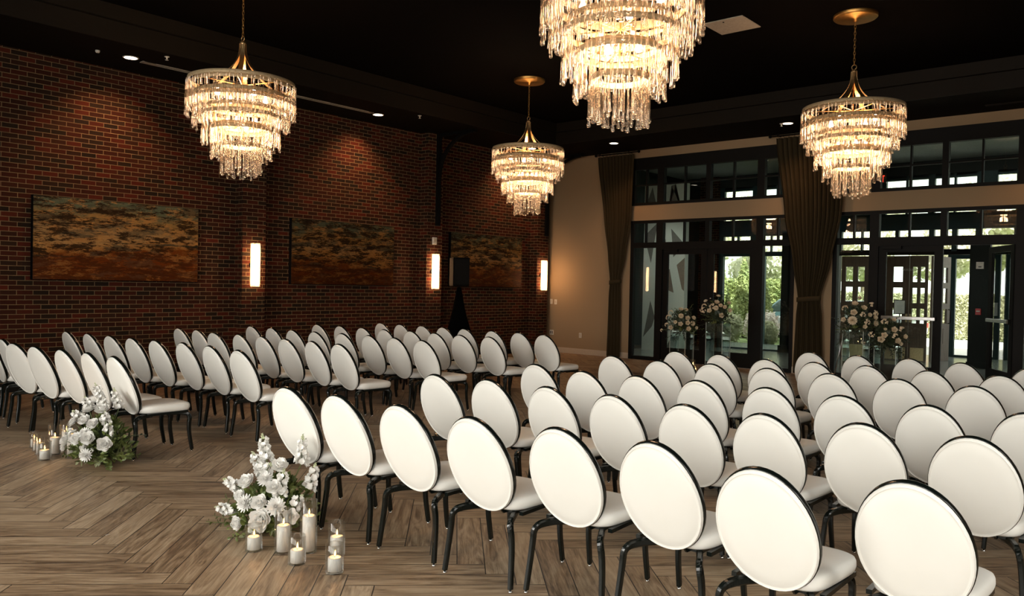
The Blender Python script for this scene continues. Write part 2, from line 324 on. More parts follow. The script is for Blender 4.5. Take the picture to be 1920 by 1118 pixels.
# ------------------------------------------------------------------ glazed units in the far wall
def pane(parent, x0, x1, z0, z1, y=.05, name='glass_pane'): return link(name, box(B(), x0, x1, y-.003, y+.003, z0, z1), 'glass', parent)
def leaf(parent, x0, x1, name, gx0, gx1, hinge_left, ang=0., bar=False):
    hx = x0 if hinge_left else x1
    e = bpy.data.objects.new(name, None); C.objects.link(e); e.parent = parent; e.location = (hx, .05, 0); e.rotation_euler = (0, 0, ang); e.empty_display_size = .1
    s = (lambda x: x-hx); b = B()
    box(b, s(x0), s(gx0), -.025, .025, .012, 2.46); box(b, s(gx1), s(x1), -.025, .025, .012, 2.46); box(b, s(gx0), s(gx1), -.025, .025, .012, .31); box(b, s(gx0), s(gx1), -.025, .025, 2.35, 2.46)
    link('door_frame', b, 'frame', e); link('glass_pane', box(B(), s(gx0), s(gx1), -.003, .003, .31, 2.35), 'glass', e)
    if bar:
        b = box(B(), s(gx0)-.05, s(gx1)+.05, -.085, -.05, 1.135, 1.195); bevel(b, .006); h = link('push_bar', b, 'steel', e)
        b = B(); box(b, s(gx0)-.06, s(gx0)-.02, -.06, -.024, 1.12, 1.21); box(b, s(gx1)+.02, s(gx1)+.06, -.06, -.024, 1.12, 1.21); link('bar_mount', b, 'frame', e)
    else:
        xx = s(gx1)+.05 if hinge_left else s(gx0)-.05
        b = B(); sweep(b, [(xx, -.025, .95), (xx, -.07, .97), (xx, -.07, 1.27), (xx, -.025, 1.29)], .01); link('pull_handle', b, 'iron', e, True)
        if not hinge_left:
            b = B(); lathe(b, [(0.004, 0), (.022, .002), (.022, .02), (.012, .03)], 16); o = link('lock_cylinder', b, 'chrome', e, True); o.location = (xx, -.024, 1.42); o.rotation_euler = (PI/2, 0, 0)
    return e
def unit(X, wn, dn, open_right):
    v = [X+a for a in (0, .08, .66, .82, 1.835, 1.935, 2.97, 3.12, 3.70, 3.77)]
    fr = bpy.data.objects.new(wn[0], None); C.objects.link(fr); fr['kind'] = 'structure'
    b = B(); f0, f1 = -.012, .11
    for a, c in ((v[0], v[1]), (v[2], v[3]), (v[6], v[7]), (v[8], v[9])): box(b, a, c, f0, f1, 0, 3.11)
    box(b, v[4], v[5], f0, f1, 2.46, 3.11)
    for z0, z1 in ((3.05, 3.11), (2.50, 2.62)): box(b, v[0], v[9], f0-.001, f1+.001, z0, z1)
    for a, c in ((v[1], v[2]), (v[7], v[8])): box(b, a, c, f0+.002, f1-.002, 0, .08)
    box(b, v[3], v[6], f0+.002, f1-.002, 2.46, 2.51)
    for a, c in ((v[1], v[2]), (v[3], v[4]), (v[5], v[6]), (v[7], v[8])):
        m = (a+c)/2; box(b, m-.015, m+.015, f0+.012, f1-.03, 2.62, 3.05)
    link('window_frame', b, 'frame', fr)
    for a, c in ((v[1], v[2]), (v[3], v[4]), (v[5], v[6]), (v[7], v[8])): pane(fr, a, c, 2.62, 3.05)
    for a, c in ((v[1], v[2]), (v[7], v[8])): pane(fr, a, c, .08, 2.5)
    up_ = bpy.data.objects.new(wn[1], None); C.objects.link(up_); up_['kind'] = 'structure'
    b = B()
    box(b, v[0], v[9], f0, f1, 4.25, 4.51); box(b, v[0], v[9], f0, f1, 3.45, 3.51)
    for a, c in ((v[0], v[1]), (v[2], v[3]), (v[4], v[5]), (v[6], v[7]), (v[8], v[9])): box(b, a, c, f0-.001, f1, 3.45, 4.51)
    for a, c in ((v[1], v[2]), (v[3], v[4]), (v[5], v[6]), (v[7], v[8])):
        m = (a+c)/2; box(b, m-.015, m+.015, f0+.012, f1-.03, 3.51, 4.25); box(b, a, c, f0+.014, f1-.03, 3.885, 3.91); pane(up_, a, c, 3.51, 4.25)
    link('window_frame', b, 'frame', up_)
    dr = bpy.data.objects.new(dn, None); C.objects.link(dr); dr['kind'] = 'structure'
    leaf(dr, v[3]+.004, v[4]+.045, 'door_leaf', v[3]+.13, v[4]-.09, True, 0., open_right)
    leaf(dr, v[5]-.04, v[6]-.004, 'door_leaf', v[5]+.10, v[6]-.14, False, -math.radians(60) if open_right else 0., open_right)
    b = box(B(), v[3], v[6], -.01, .11, 0, .012); link('threshold', b, 'steel', dr)
    b = B(); box(b, v[3]+.08, v[3]+.40, -.06, -.013, 2.40, 2.455); link('door_closer', b, 'frame', dr)
unit(2.43, ('window_1', 'window_2'), 'door_1', False)
unit(6.93, ('window_3', 'window_4'), 'door_2', True)
# ------------------------------------------------------------------ vestibule beyond the glass
struct('floor', box(B(), .6, 15, .2, 7.7, -.1, -.002), 'tile')
struct('ceiling', box(B(), .6, 15, .2, 7.9, 4.72, 4.9), 'vestceil')
struct('ceiling', box(B(), -.6, 17, -19.5, 8.3, 5.42, 5.6), 'soffit')
b = B(); box(b, .6, .9, .2, 5.3, 0, 4.72); box(b, .9, 1.48, 5.1, 5.3, 0, 4.72); box(b, 4.05, 5.3, 5.1, 5.3, 0, 4.72); 
box(b, 2.0, 15, 5.1, 5.3, 4.40, 4.72); box(b, 14.7, 15, .2, 7.7, 0, 4.72)
struct('wall_vestibule', b, 'greywall')
b = B(); box(b, 2.0, 4.05, 5.1, 5.3, 3.11, 3.46); box(b, 5.3, 15, 5.1, 5.3, 3.11, 3.46); struct('wall_vestibule', b, 'tealwall')  # header coloured teal to stand in for daylight reflected in the transoms
b = B(); box(b, 1.48, 2.03, 5.0, 5.3, 0, 4.72)
struct('wall_brick_pier', b, 'brick')
def far_frame(name, posts, glazed, zb, zt, y, hd, mat='teal', munt=()):
    e = bpy.data.objects.new(name, None); C.objects.link(e); e['kind'] = 'structure'
    b = B()
    for a, c in posts: box(b, a, c, y, y+.12, 0 if zb < .5 else zb-.05, hd)
    for a, c in glazed:
        box(b, a, c, y+.01, y+.11, zb-.05 if zb > .5 else 0, zb); box(b, a, c, y+.01, y+.11, zt, min(zt+.12, hd)); box(b, a, c, y+.01, y+.11, hd-.05, hd+.01)
    for m in munt: box(b, m-.02, m+.02, y+.02, y+.1, zt, hd)
    link('window_frame', b, mat, e)
    for a, c in glazed: link('glass_pane', box(B(), a, c, y+.055, y+.061, zb, hd), 'glass', e)
far_frame('window_5', [(2.03, 2.16), (2.94, 3.297), (3.87, 4.05)], [(2.16, 2.94), (3.297, 3.87)], .04, 2.52, 5.12, 3.11, munt=(2.57, 3.51))
far_frame('window_6', [(2.03, 2.16), (2.97, 3.12), (3.63, 4.05)], [(2.16, 2.97), (3.12, 3.63)], 3.50, 4.30, 5.12, 4.40, munt=())
far_frame('window_7', [(5.3, 6.37), (6.81, 6.86), (7.30, 7.44), (7.84, 7.88), (8.30, 8.71), (9.07, 9.2)], [(6.37, 6.81), (6.86, 7.30), (7.44, 7.84), (7.88, 8.30), (8.71, 9.07), (9.2, 14.7)], 3.50, 4.30, 5.12, 4.40, munt=())
far_frame('window_8', [(5.25, 5.35), (5.81, 5.85), (6.6, 6.68), (7.34, 7.45), (7.82, 7.93), (8.30, 8.42), (9.05, 9.2), (10.4, 10.55)], [], 2.65, 3.05, 5.12, 3.11)
e = bpy.data.objects['window_8']; b = B(); box(b, 5.3, 14.7, 5.13, 5.23, 2.52, 2.65); link('transom_bar', b, 'frame', e)
for a, c in ((9.2, 10.4), (10.55, 12.5), (12.6, 14.7)): link('glass_pane', box(B(), a, c, 5.175, 5.181, .05, 2.52), 'glass', e)
far_frame('window_9', [(2.2, 2.3), (7.22, 7.40), (8.28, 8.40), (8.50, 8.60), (9.4, 9.5), (11.4, 11.5)], [(7.40, 8.28), (8.60, 9.4), (9.5, 11.4)], .05, 2.52, 7.55, 2.70)
b = B(); box(b, 8.34, 8.73, 4.45, 4.62, 0, 2.9); box(b, 8.32, 8.75, 4.43, 4.625, 0, .13); box(b, 3.87, 4.05, 5.0, 5.11, 0, 3.11); box(b, 3.83, 4.09, 4.97, 5.105, 0, .18)
struct('trim_4', b, 'greywall')
# painted geometric mural wall just inside the entrance
struct('wall_mural', box(B(), 1.226, 2.43, 2.5, 2.66, 0, 4.25), 'mural')
def poly(bm, pts, y=2.494, d=.006):
    a = [bm.verts.new((x, y, z)) for x, z in pts]; c = [bm.verts.new((x, y+d, z)) for x, z in pts]
    bm.faces.new(a); bm.faces.new(c[::-1])
    for i in range(len(pts)): bm.faces.new([a[i-1], a[i], c[i], c[i-1]])
    return bm
art = bpy.data.objects['wall_mural']
for pts, mt in (([(1.24, 2.95), (1.62, 3.28), (1.45, 2.25)], 'muralg'), ([(1.28, 3.75), (1.45, 4.2), (1.62, 3.55)], 'muralg'), ([(1.82, 3.05), (1.95, 2.40), (1.72, 2.35)], 'muralg'), ([(2.02, 3.12), (2.42, 2.70), (2.10, 2.40)], 'muralg'),
               ([(2.0, 4.2), (2.3, 3.62), (1.88, 3.38), (2.12, 4.24)], 'muralg'), ([(1.82, 2.02), (2.0, 2.10), (2.13, 1.50), (1.80, 1.62)], 'muralb'), ([(2.20, 2.2), (2.42, 2.38), (2.42, 1.55), (2.36, 1.6)], 'muralb'),
               ([(1.27, .34), (1.46, 1.28), (1.60, .86), (1.52, .62)], 'muralg'), ([(1.78, 1.12), (2.0, .9), (1.80, .5)], 'muralg'), ([(1.95, .1), (2.3, .82), (2.25, .1)], 'muralg')):
    link('painted_shard', poly(B(), pts), mt, art)
# timber entrance doors
def timber_leaf(x0, x1, y, parent, mat='brown', pan=True, plate=True):
    b = B(); wd = x1-x0; a, c = (x0+.16*wd, x0+.42*wd), (x0+.60*wd, x0+.84*wd)
    zs = ((.9, 1.25), (1.38, 1.74), (1.88, 2.24))
    box(b, x0, a[0], y, y+.05, 0, 2.5); box(b, a[1], c[0], y, y+.05, 0, 2.5); box(b, c[1], x1, y, y+.05, 0, 2.5)
    for q in (a, c):
        for z0, z1 in ((0, .9), (1.25, 1.38), (1.74, 1.88), (2.24, 2.5)): box(b, q[0], q[1], y, y+.05, z0, z1)
        box(b, q[0]+.03, q[1]-.03, y-.008, y, .42, .78)
    o = link('door_board', b, mat, parent)
    for q in (a, c):
        for z0, z1 in zs: link('glass_pane', box(B(), q[0], q[1], y+.022, y+.028, z0, z1), 'glass', parent)
    if plate: link('kick_plate', box(B(), x0+.05, x1-.05, y-.004, y-.0005, .02, .32), 'brassplate', parent)
d3 = bpy.data.objects.new('door_3', None); C.objects.link(d3); d3['kind'] = 'structure'
timber_leaf(5.36, 6.02, 5.14, d3); timber_leaf(6.04, 6.935, 5.14, d3); timber_leaf(6.945, 7.34, 5.14, d3)
b = B()
for x in (6.90, 6.98): box(b, x-.022, x+.022, 5.11, 5.139, .92, 1.12)
link('door_pull', b, 'brassplate', d3)
b = B(); box(b, 6.1, 6.42, 5.07, 5.14, 2.33, 2.45); box(b, 6.15, 6.6, 5.05, 5.06, 2.46, 2.475); link('door_closer', b, 'brassplate', d3)
d4 = bpy.data.objects.new('door_4', None); C.objects.link(d4); d4['kind'] = 'structure'; d4.location = (7.40, 5.26, 0); d4.rotation_euler = (0, 0, math.radians(78))
timber_leaf(0, .88, -.025, d4, 'brownlit', plate=False)  # brown door wood with the daylight on the open leaf put into its colour
b = B(); sweep(b, [(.80, -.03, .90), (.80, -.08, .92), (.80, -.08, 1.22), (.80, -.03, 1.24)], .012); link('pull_handle', b, 'iron', d4, True)
# signs and fittings in the vestibule
t = thing('exit_sign', 'red EXIT sign hanging in the vestibule behind the clerestory glass', 'sign', (6.99, 2.5, 4.02))
b = box(B(), -.14, .14, -.02, .02, -.10, .11); link('housing', b, 'acrylic', t)
cu = bpy.data.curves.new('letters', 'FONT'); cu.body = 'EXIT'; cu.size = .205; cu.align_x = 'CENTER'; cu.extrude = .003
tmp = bpy.data.objects.new('tmp', cu); C.objects.link(tmp); dg = bpy.context.evaluated_depsgraph_get(); me = bpy.data.meshes.new_from_object(tmp.evaluated_get(dg)); bpy.data.objects.remove(tmp)
o = inst('letters', me, 'exit', t, (0, -.024, -.073)); o.rotation_euler = (PI/2, 0, 0); o.scale = (.5, 1, 1)
b = B(); box(b, -.01, .01, -.01, .01, .11, .70); link('hanger', b, 'frame', t)
t = thing('fire_alarm', 'small red fire alarm pull box on dark vestibule column', 'alarm', (8.54, 4.43, 1.24))
link('case', bevel(box(B(), -.055, .055, -.04, 0, -.07, .07), .006), 'red', t); link('pull_bar', box(B(), -.035, .035, -.05, -.04, .0, .022), 'plate', t)
t = thing('card_panel', 'square pale metal control panel high on dark vestibule column', 'panel', (8.545, 4.44, 2.25))
link('case', bevel(box(B(), -.075, .075, -.03, .01, -.075, .075), .004), 'plate', t); link('slot', box(B(), -.03, .03, -.034, -.03, -.045, -.02), 'slot', t)
t = thing('sign_stand', 'slim black stand holding white printed page in the vestibule', 'sign stand', (7.46, 2.5, 0))
b = B(); lathe(b, [(.13, 0), (.13, .012), (.03, .02), (.012, .03)], 24); sweep(b, [(0, 0, .02), (0, 0, 1.2)], .011); link('stand', b, 'iron', t, True)
b = box(B(), -.115, .115, -.02, 0, 1.17, 1.47); link('frame', b, 'frame', t); link('page', box(B(), -.10, .10, -.023, -.02, 1.185, 1.455), 'paper', t)
b = B()
for i in range(4): box(b, -.05+.01*(i % 2), .05-.01*(i % 2), -.0245, -.023, 1.34-.03*i, 1.344-.03*i)
link('printed_lines', b, 'ink', t)
t = thing('mirrored_door_lettering', 'pale mirror-written lettering on the timber entrance door', 'lettering', (6.93, 5.125, 2.14))
cu = bpy.data.curves.new('letters', 'FONT'); cu.body = 'PARKWAY'; cu.size = .085; cu.align_x = 'CENTER'; cu.extrude = .001
tmp = bpy.data.objects.new('tmp', cu); C.objects.link(tmp); dg = bpy.context.evaluated_depsgraph_get(); me = bpy.data.meshes.new_from_object(tmp.evaluated_get(dg)); bpy.data.objects.remove(tmp)
o = inst('letters', me, 'plate', t); o.rotation_euler = (PI/2, 0, 0); o.scale = (-.85, 1, 1)

# ------------------------------------------------------------------ outdoors
struct('ground', box(B(), -60, 60, 7.7, 70, -.3, -.06), 'grass')
struct('ground', box(B(), 3.0, 40, 7.7, 16.8, -.2, -.03), 'concrete')
struct('ground', box(B(), -20, 3.8, 5.3, 7.4, -.2, -.03), 'mulch')
def leaves(bm, n, fn, size, rnd):
    for _ in range(n):
        p, nrm = fn(rnd); a = Vector((rnd.gauss(0, 1), rnd.gauss(0, 1), rnd.gauss(0, 1))).normalized(); a = (a+nrm*.6).normalized()
        u = a.orthogonal().normalized(); w = a.cross(u); th = rnd.random()*6.28; u, w = u*math.cos(th)+w*math.sin(th), w*math.cos(th)-u*math.sin(th)
        s = size*rnd.uniform(.6, 1.3)
        vs = [bm.verts.new(p+u*s), bm.verts.new(p+w*s*.45), bm.verts.new(p-u*s), bm.verts.new(p-w*s*.45)]; bm.faces.new(vs)
def ell(c, r):
    def f(rnd):
        d = Vector((rnd.gauss(0, 1), rnd.gauss(0, 1), rnd.gauss(0, 1))).normalized(); q = rnd.uniform(.72, 1.04)
        return Vector((c[0]+d.x*r[0]*q, c[1]+d.y*r[1]*q, c[2]+d.z*r[2]*q)), d
    return f
def cone(c, r, h):
    def f(rnd):
        t = 1-math.sqrt(rnd.random()); a = rnd.random()*6.28; rr = r*(1-t)**.8*rnd.uniform(.7, 1.08)
        return Vector((c[0]+rr*math.cos(a), c[1]+rr*math.sin(a), c[2]+.1+h*t)), Vector((math.cos(a), math.sin(a), .4))
    return f
def core(bm, c, r, sub=2):
    g = bmesh.ops.create_icosphere(bm, subdivisions=sub, radius=1)['verts']
    for v in g:
        k = 1+.12*math.sin(v.co.x*7+c[0])*math.cos(v.co.z*6); v.co = Vector((c[0]+v.co.x*r[0]*k*.85, c[1]+v.co.y*r[1]*k*.85, c[2]+v.co.z*r[2]*k*.85))
rnd = random.Random(3)
def tree(name, x, y, h, kind, label, cat='tree', group=None, mat='hedge', r=1., n=1600, ls=.11, trunk=True):
    t = thing(name, label, cat, (x, y, -.06), 0, group)
    b = B()
    if kind == 'cone':
        lathe(b, [(.02, .1), (r*.75, .3), (r*.4, h*.55), (.03, h*.97)], 14); leaves(b, n, cone((0, 0, 0), r, h), ls, rnd)
    elif kind == 'crown':
        for k in range(7):
            a = k*2.4; rr = r*.55*(k > 0); c = (rr*math.cos(a), rr*math.sin(a), h*(.5+.09*(k % 4))); q = (r*.62, r*.62, r*.5); core(b, c, q); leaves(b, n//7, ell(c, q), ls, rnd)
    else:
        for k in range(3):
            c = (r*.4*(k-1), .05*k, h*.48); q = (r*.55, r*.5, h*.5); core(b, c, q); leaves(b, n//3, ell(c, q), ls, rnd)
    link('foliage', b, mat, t)
    if trunk:
        b = B(); sweep(b, [(0, 0, 0), (.03, .02, h*.3), (0, 0, h*.6)], [.05*h/2.5, .04*h/2.5, .02*h/2.5], 8); link('trunk', b, 'bark', t, True)
    return t
tree('conifer', .05, 11, 2.75, 'cone', 'taller conical evergreen seen through the left door glass', r=.5, mat='conifer', n=2600, ls=.07)
tree('conifer', -.95, 11.4, 2.45, 'cone', 'shorter conical evergreen left of the taller one outside', r=.46, mat='conifer', n=2400, ls=.07)
tree('conifer', 1.0, 10.6, 1.9, 'cone', 'smallest conical evergreen at the edge of the left door glass', r=.42, mat='conifer', n=2000, ls=.07)
for i, (x, y, r, h, m, lb) in enumerate(((.85, 7.9, .62, 1.0, 'hedge', 'low spreading green shrub directly outside the left door'), (2.1, 7.9, .5, .75, 'hedge', 'low green shrub outside the glass beside the right curtain'), (.0, 8.6, .8, 1.25, 'conifer', 'rounded pale green bush outside behind the low shrub'),
        (1.45, 9.3, .6, 1.05, 'pinkish', 'cream flowering hydrangea bush outside the left unit'), (2.9, 9.2, .55, .95, 'pinkish', 'cream flowering bush farther right outside the left unit'), (3.2, 8.2, .5, .5, 'hedge', 'smallest round shrub in the bed outside the left unit'))):
    tree('shrub', x, y, h, 'bush', lb, 'shrub', None, m, r, 1500, .06, False)
for i, (x, lb) in enumerate(((2.5, 'left stretch of clipped leafy hedge beyond the pale drive'), (5.1, 'middle stretch of clipped leafy hedge beyond the pale drive'), (7.7, 'right stretch of clipped leafy hedge beyond the pale drive'))):
    t = thing('hedge', lb, 'hedge', (x, 17.4, -.06)); b = B(); box(b, -1.24, 1.24, -.4, .4, .05, 1.65)
    def hf(rnd): return Vector((rnd.uniform(-1.27, 1.27), -.42+rnd.uniform(-.08, .05), rnd.uniform(.05, 1.7))), Vector((0, -1, .3))
    leaves(b, 3200, hf, .06, rnd); link('foliage', b, 'hedge', t)
for i, (x, y, h, r, lb) in enumerate(((-7.8, 23, 7.5, 2.3, 'broad pale tree behind the conifers on the left'), (-3.6, 31, 9.0, 2.6, 'broad pale tree behind the parked dark vehicle'), (-.6, 25.8, 7.6, 2.2, 'full leafy tree beyond the timber doors'), (3.9, 31, 9, 2.6, 'leafy tree behind the middle of the hedge'), (5.8, 25.8, 7.6, 2.2, 'leafy tree behind the right end of the hedge'), (-12.5, 31, 9.5, 3, 'farthest left broad pale tree outside'), (11.8, 29, 9, 2.8, 'farthest right leafy tree outside'))):
    tree('broadleaf_tree', x, y, h, 'crown', lb, 'tree', None, 'palef', r, 4200, .16)
for x, y, h, r, lb in ((-5.5, 16.9, 5.2, 1.9, 'dense pale tree crown filling the left door glass behind the conifers'), (-1.7, 17.2, 5.0, 1.5, 'dense pale tree between the left door and the drape outside'), (.8, 20.4, 5.6, 1.4, 'dense tree seen through the left panes of the timber doors'), (4.4, 20.4, 5.8, 1.35, 'dense tree seen through the opened timber doorway'), (8.2, 20.4, 6.0, 1.45, 'dense tree at the right edge beyond the clipped hedge')):
    tree('broadleaf_tree', x, y, h, 'crown', lb, 'tree', None, 'palef', r, 6300, .10)
for x, lb in ((-4.6, 'far left stretch of leafy hedge behind the conifers'), (-2.0, 'leafy hedge stretch behind the conifers and flowering bushes'), (.7, 'leafy hedge stretch left of the pale drive')):
    t = thing('hedge', lb, 'hedge', (x, 14.6, -.06)); b = B(); box(b, -1.2, 1.2, -.4, .4, .05, 2.0)
    def hf2(rnd): return Vector((rnd.uniform(-1.23, 1.23), -.42+rnd.uniform(-.1, .05), rnd.uniform(.05, 2.1))), Vector((0, -1, .3))
    leaves(b, 3000, hf2, .07, rnd); link('foliage', b, 'conifer', t)
def car(x, y, rz, mat, label):
    t = thing('parked_car', label, 'car', (x, y, -.06), rz)
    pr_ = [(-2.1, .35), (-2.15, .62), (-2.0, .82), (-1.3, .92), (-.75, 1.38), (.7, 1.42), (1.35, .98), (2.0, .86), (2.15, .6), (2.1, .35)]
    b = B(); A = [b.verts.new((px, -.85, z)) for px, z in pr_]; D = [b.verts.new((px, .85, z)) for px, z in pr_]
    b.faces.new(A); b.faces.new(D[::-1])
    for i in range(len(pr_)): b.faces.new([A[i-1], D[i-1], D[i], A[i]])
    bmesh.ops.recalc_face_normals(b, faces=b.faces); bevel(b, .05, 2); link('body', b, mat, t)
    b = B(); q = [(-1.15, .95), (-.72, 1.32), (.66, 1.35), (1.18, 1.0)]
    for s in (-.865, .865):
        vs = [b.verts.new((px, s, z)) for px, z in q]; b.faces.new(vs if s < 0 else vs[::-1])
    link('side_windows', b, 'carglass', t)
    for sx in (-1.35, 1.35):
        for s in (-.8, .8):
            b = B(); lathe(b, [(.33, -.1), (.34, 0), (.33, .1)], 20); o = link('wheel', b, 'tyre', t); o.location = (sx, s, .34); o.rotation_euler = (PI/2, 0, 0)
    b = B()
    for s in (-.7, .7): box(b, 2.11, 2.16, s-.13, s+.13, .62, .76)
    link('tail_light', b, 'carred', t); return t
car(1.7, 12.75, .0, 'carblue', 'dark parked car behind the flowering bushes on the left')
car(3.65, 10.95, 0.03, 'carwhite', 'white parked car seen through the timber door panes')
car(10.4, 11.2, .05, 'carblue', 'dark parked car beyond the hedge at far right')

# ------------------------------------------------------------------ assumed window frames on the solid walls out of view
def near_window(x, y, rz, n):
    e = bpy.data.objects.new('window_%d' % n, None); C.objects.link(e); e['kind'] = 'structure'; e.location = (x, y, 0); e.rotation_euler = (0, 0, rz)  # assumed window
    b = B()
    for a, c in ((-1.2, -1.1), (1.1, 1.2), (-.03, .03)): box(b, a, c, 0, .14, .3, 3.6)
    for z0, z1 in ((.25, .35), (3.55, 3.65), (2.4, 2.46)): box(b, -1.2, 1.2, 0, .139, z0, z1)
    link('window_frame', b, 'frame', e)
for i, wx in enumerate(WINX): near_window(wx, -19, 0, 10+i)
for i, wy in enumerate((-15.5, -11.5)): near_window(16, wy, PI/2, 14+i)
# ------------------------------------------------------------------ banquet chairs
def make_chair():
    t = thing('banquet_chair', '', 'chair')
    w, h, ti, zc, yo, egg = .216, .287, .37, .638, -.1, -.05
    def P3(a, k, off):      # point on the tilted oval: angle, scale, offset towards the front
        lx = k*w*math.cos(a)*(1+egg*math.sin(a)); v = k*h*math.sin(a)
        return Vector((lx, yo-v*math.sin(ti)+off*math.cos(ti), zc+v*math.cos(ti)+off*math.sin(ti)))
    N = 48
    def rings(spec):
        b = B(); R_ = [[b.verts.new(P3(2*PI*i/N, k, off)) for i in range(N)] for k, off in spec]
        for j in range(len(R_)-1):
            for i in range(N): b.faces.new([R_[j][i], R_[j][(i+1) % N], R_[j+1][(i+1) % N], R_[j+1][i]])
        return b, R_
    b, R_ = rings([(.985, -.002), (.988, -.012), (.975, -.021), (.955, -.0245), (.93, -.0215), (.90, -.025), (.7, -.029), (.4, -.031), (.12, -.032)])
    b.faces.new(R_[-1]); b2, Q = rings([(.945, .006), (.94, .018), (.90, .034), (.8, .044), (.5, .052), (.12, .054)]); b2.faces.new(Q[-1][::-1])
    me = bpy.data.meshes.new('x'); b2.to_mesh(me); b2.free(); b.from_mesh(me)
    bmesh.ops.recalc_face_normals(b, faces=b.faces); back = link('backrest', b, 'vinyl', t, True)
    b = B(); sweep(b, [P3(2*PI*i/N, .958, -.0225) for i in range(N)], .0036, 6, closed=True); link('piping', b, 'vinyl', back, True)
    b, R_ = rings([(.975, -.009), (.995, -.010), (1.003, -.006), (1.003, .012), (.99, .019), (.955, .019), (.955, -.004), (.975, -.009)]); bmesh.ops.recalc_face_normals(b, faces=b.faces)
    rim = link('back_rim', b, 'chair', t, True)
    # seat cushion
    def so(a, k):           # superellipse outline, wider at the front
        c, s = math.cos(a), math.sin(a); e = .42
        x = math.copysign(abs(c)**e, c); y = math.copysign(abs(s)**e, s)
        return x*(.204+.018*y)*k, .215+y*.235*k
    b = B(); R_ = []
    for k, z in ((.80, .386), (.93, .388), (.975, .397), (1.0, .415), (.995, .437), (.97, .450), (.90, .459), (.7, .467), (.4, .470), (.1, .471)):
        R_.append([b.verts.new((*so(2*PI*i/N, k), z)) for i in range(N)])
    for j in range(len(R_)-1):
        for i in range(N): b.faces.new([R_[j][i], R_[j][(i+1) % N], R_[j+1][(i+1) % N], R_[j+1][i]])
    b.faces.new(R_[0][::-1]); b.faces.new(R_[-1]); seat = link('seat', b, 'vinyl', t, True)
    b = B(); box(b, -.15, .15, .03, .40, .368, .387); sweep(b, [(-.19, .02, .378), (-.19, .40, .378)], 0, flat=(.012, .010, Vector((0, 0, 1)))); sweep(b, [(.19, .02, .378), (.19, .40, .378)], 0, flat=(.012, .010, Vector((0, 0, 1))))
    link('seat_frame', b, 'chair', t)
    for s in (-1, 1):
        b = B(); sweep(b, [(s*.08, .07, .374), (s*.08, .01, .377), (s*.08, -.012, .40), (s*.08, -.022, .44)], 0, flat=(.012, .005, Vector((1, 0, 0)))); link('back_bracket', b, 'chair', t)
    def curve(p, n=7):
        out = []
        for i in range(len(p)-1):
            a, c = Vector(p[i]), Vector(p[i+1]); out.append(a)
        out.append(Vector(p[-1]))
        for _ in range(3):
            q = [out[0]]
            for i in range(len(out)-1): q += [out[i].lerp(out[i+1], .25), out[i].lerp(out[i+1], .75)]
            out = q+[out[-1]]
        return out
    for s in (-1, 1):
        for nm, pts in (('rear', [(s*.10, .10, .362), (s*.16, -.01, .366), (s*.198, -.095, .352), (s*.212, -.085, .26), (s*.228, -.115, .016)]), ('front', [(s*.09, .25, .362), (s*.14, .36, .366), (s*.178, .435, .345), (s*.180, .415, .22), (s*.185, .45, .016)])):
            pts = curve(pts); b = B(); rings_ = []; n = len(pts); ref = Vector((1, 0, 0)) if nm == 'rear' else Vector((1, 0, 0))
            for i, p in enumerate(pts):
                tt = (pts[min(i+1, n-1)]-pts[max(i-1, 0)]).normalized(); a = (ref-tt*ref.dot(tt)).normalized(); c = tt.cross(a)
                f = 1-.28*i/n; wa, wb = .0165*f, .021*f
                rings_.append([b.verts.new(p+a*wa*x+c*wb*y) for x, y in ((-1, -.6), (-.6, -1), (.6, -1), (1, -.6), (1, .6), (.6, 1), (-.6, 1), (-1, .6))])
            for i in range(n-1):
                for k in range(8): b.faces.new([rings_[i][k], rings_[i][(k+1) % 8], rings_[i+1][(k+1) % 8], rings_[i+1][k]])
            b.faces.new(rings_[0][::-1]); b.faces.new(rings_[-1]); bmesh.ops.recalc_face_normals(b, faces=b.faces)
            lg = link('leg', b, 'chair', t); e = pts[-1]
            b = B(); lathe(b, [(.011, 0), (.012, .005), (.006, .008), (.006, .018)], 10); g = link('glide', b, 'chrome', lg, True, (e.x, e.y, 0))
    return t
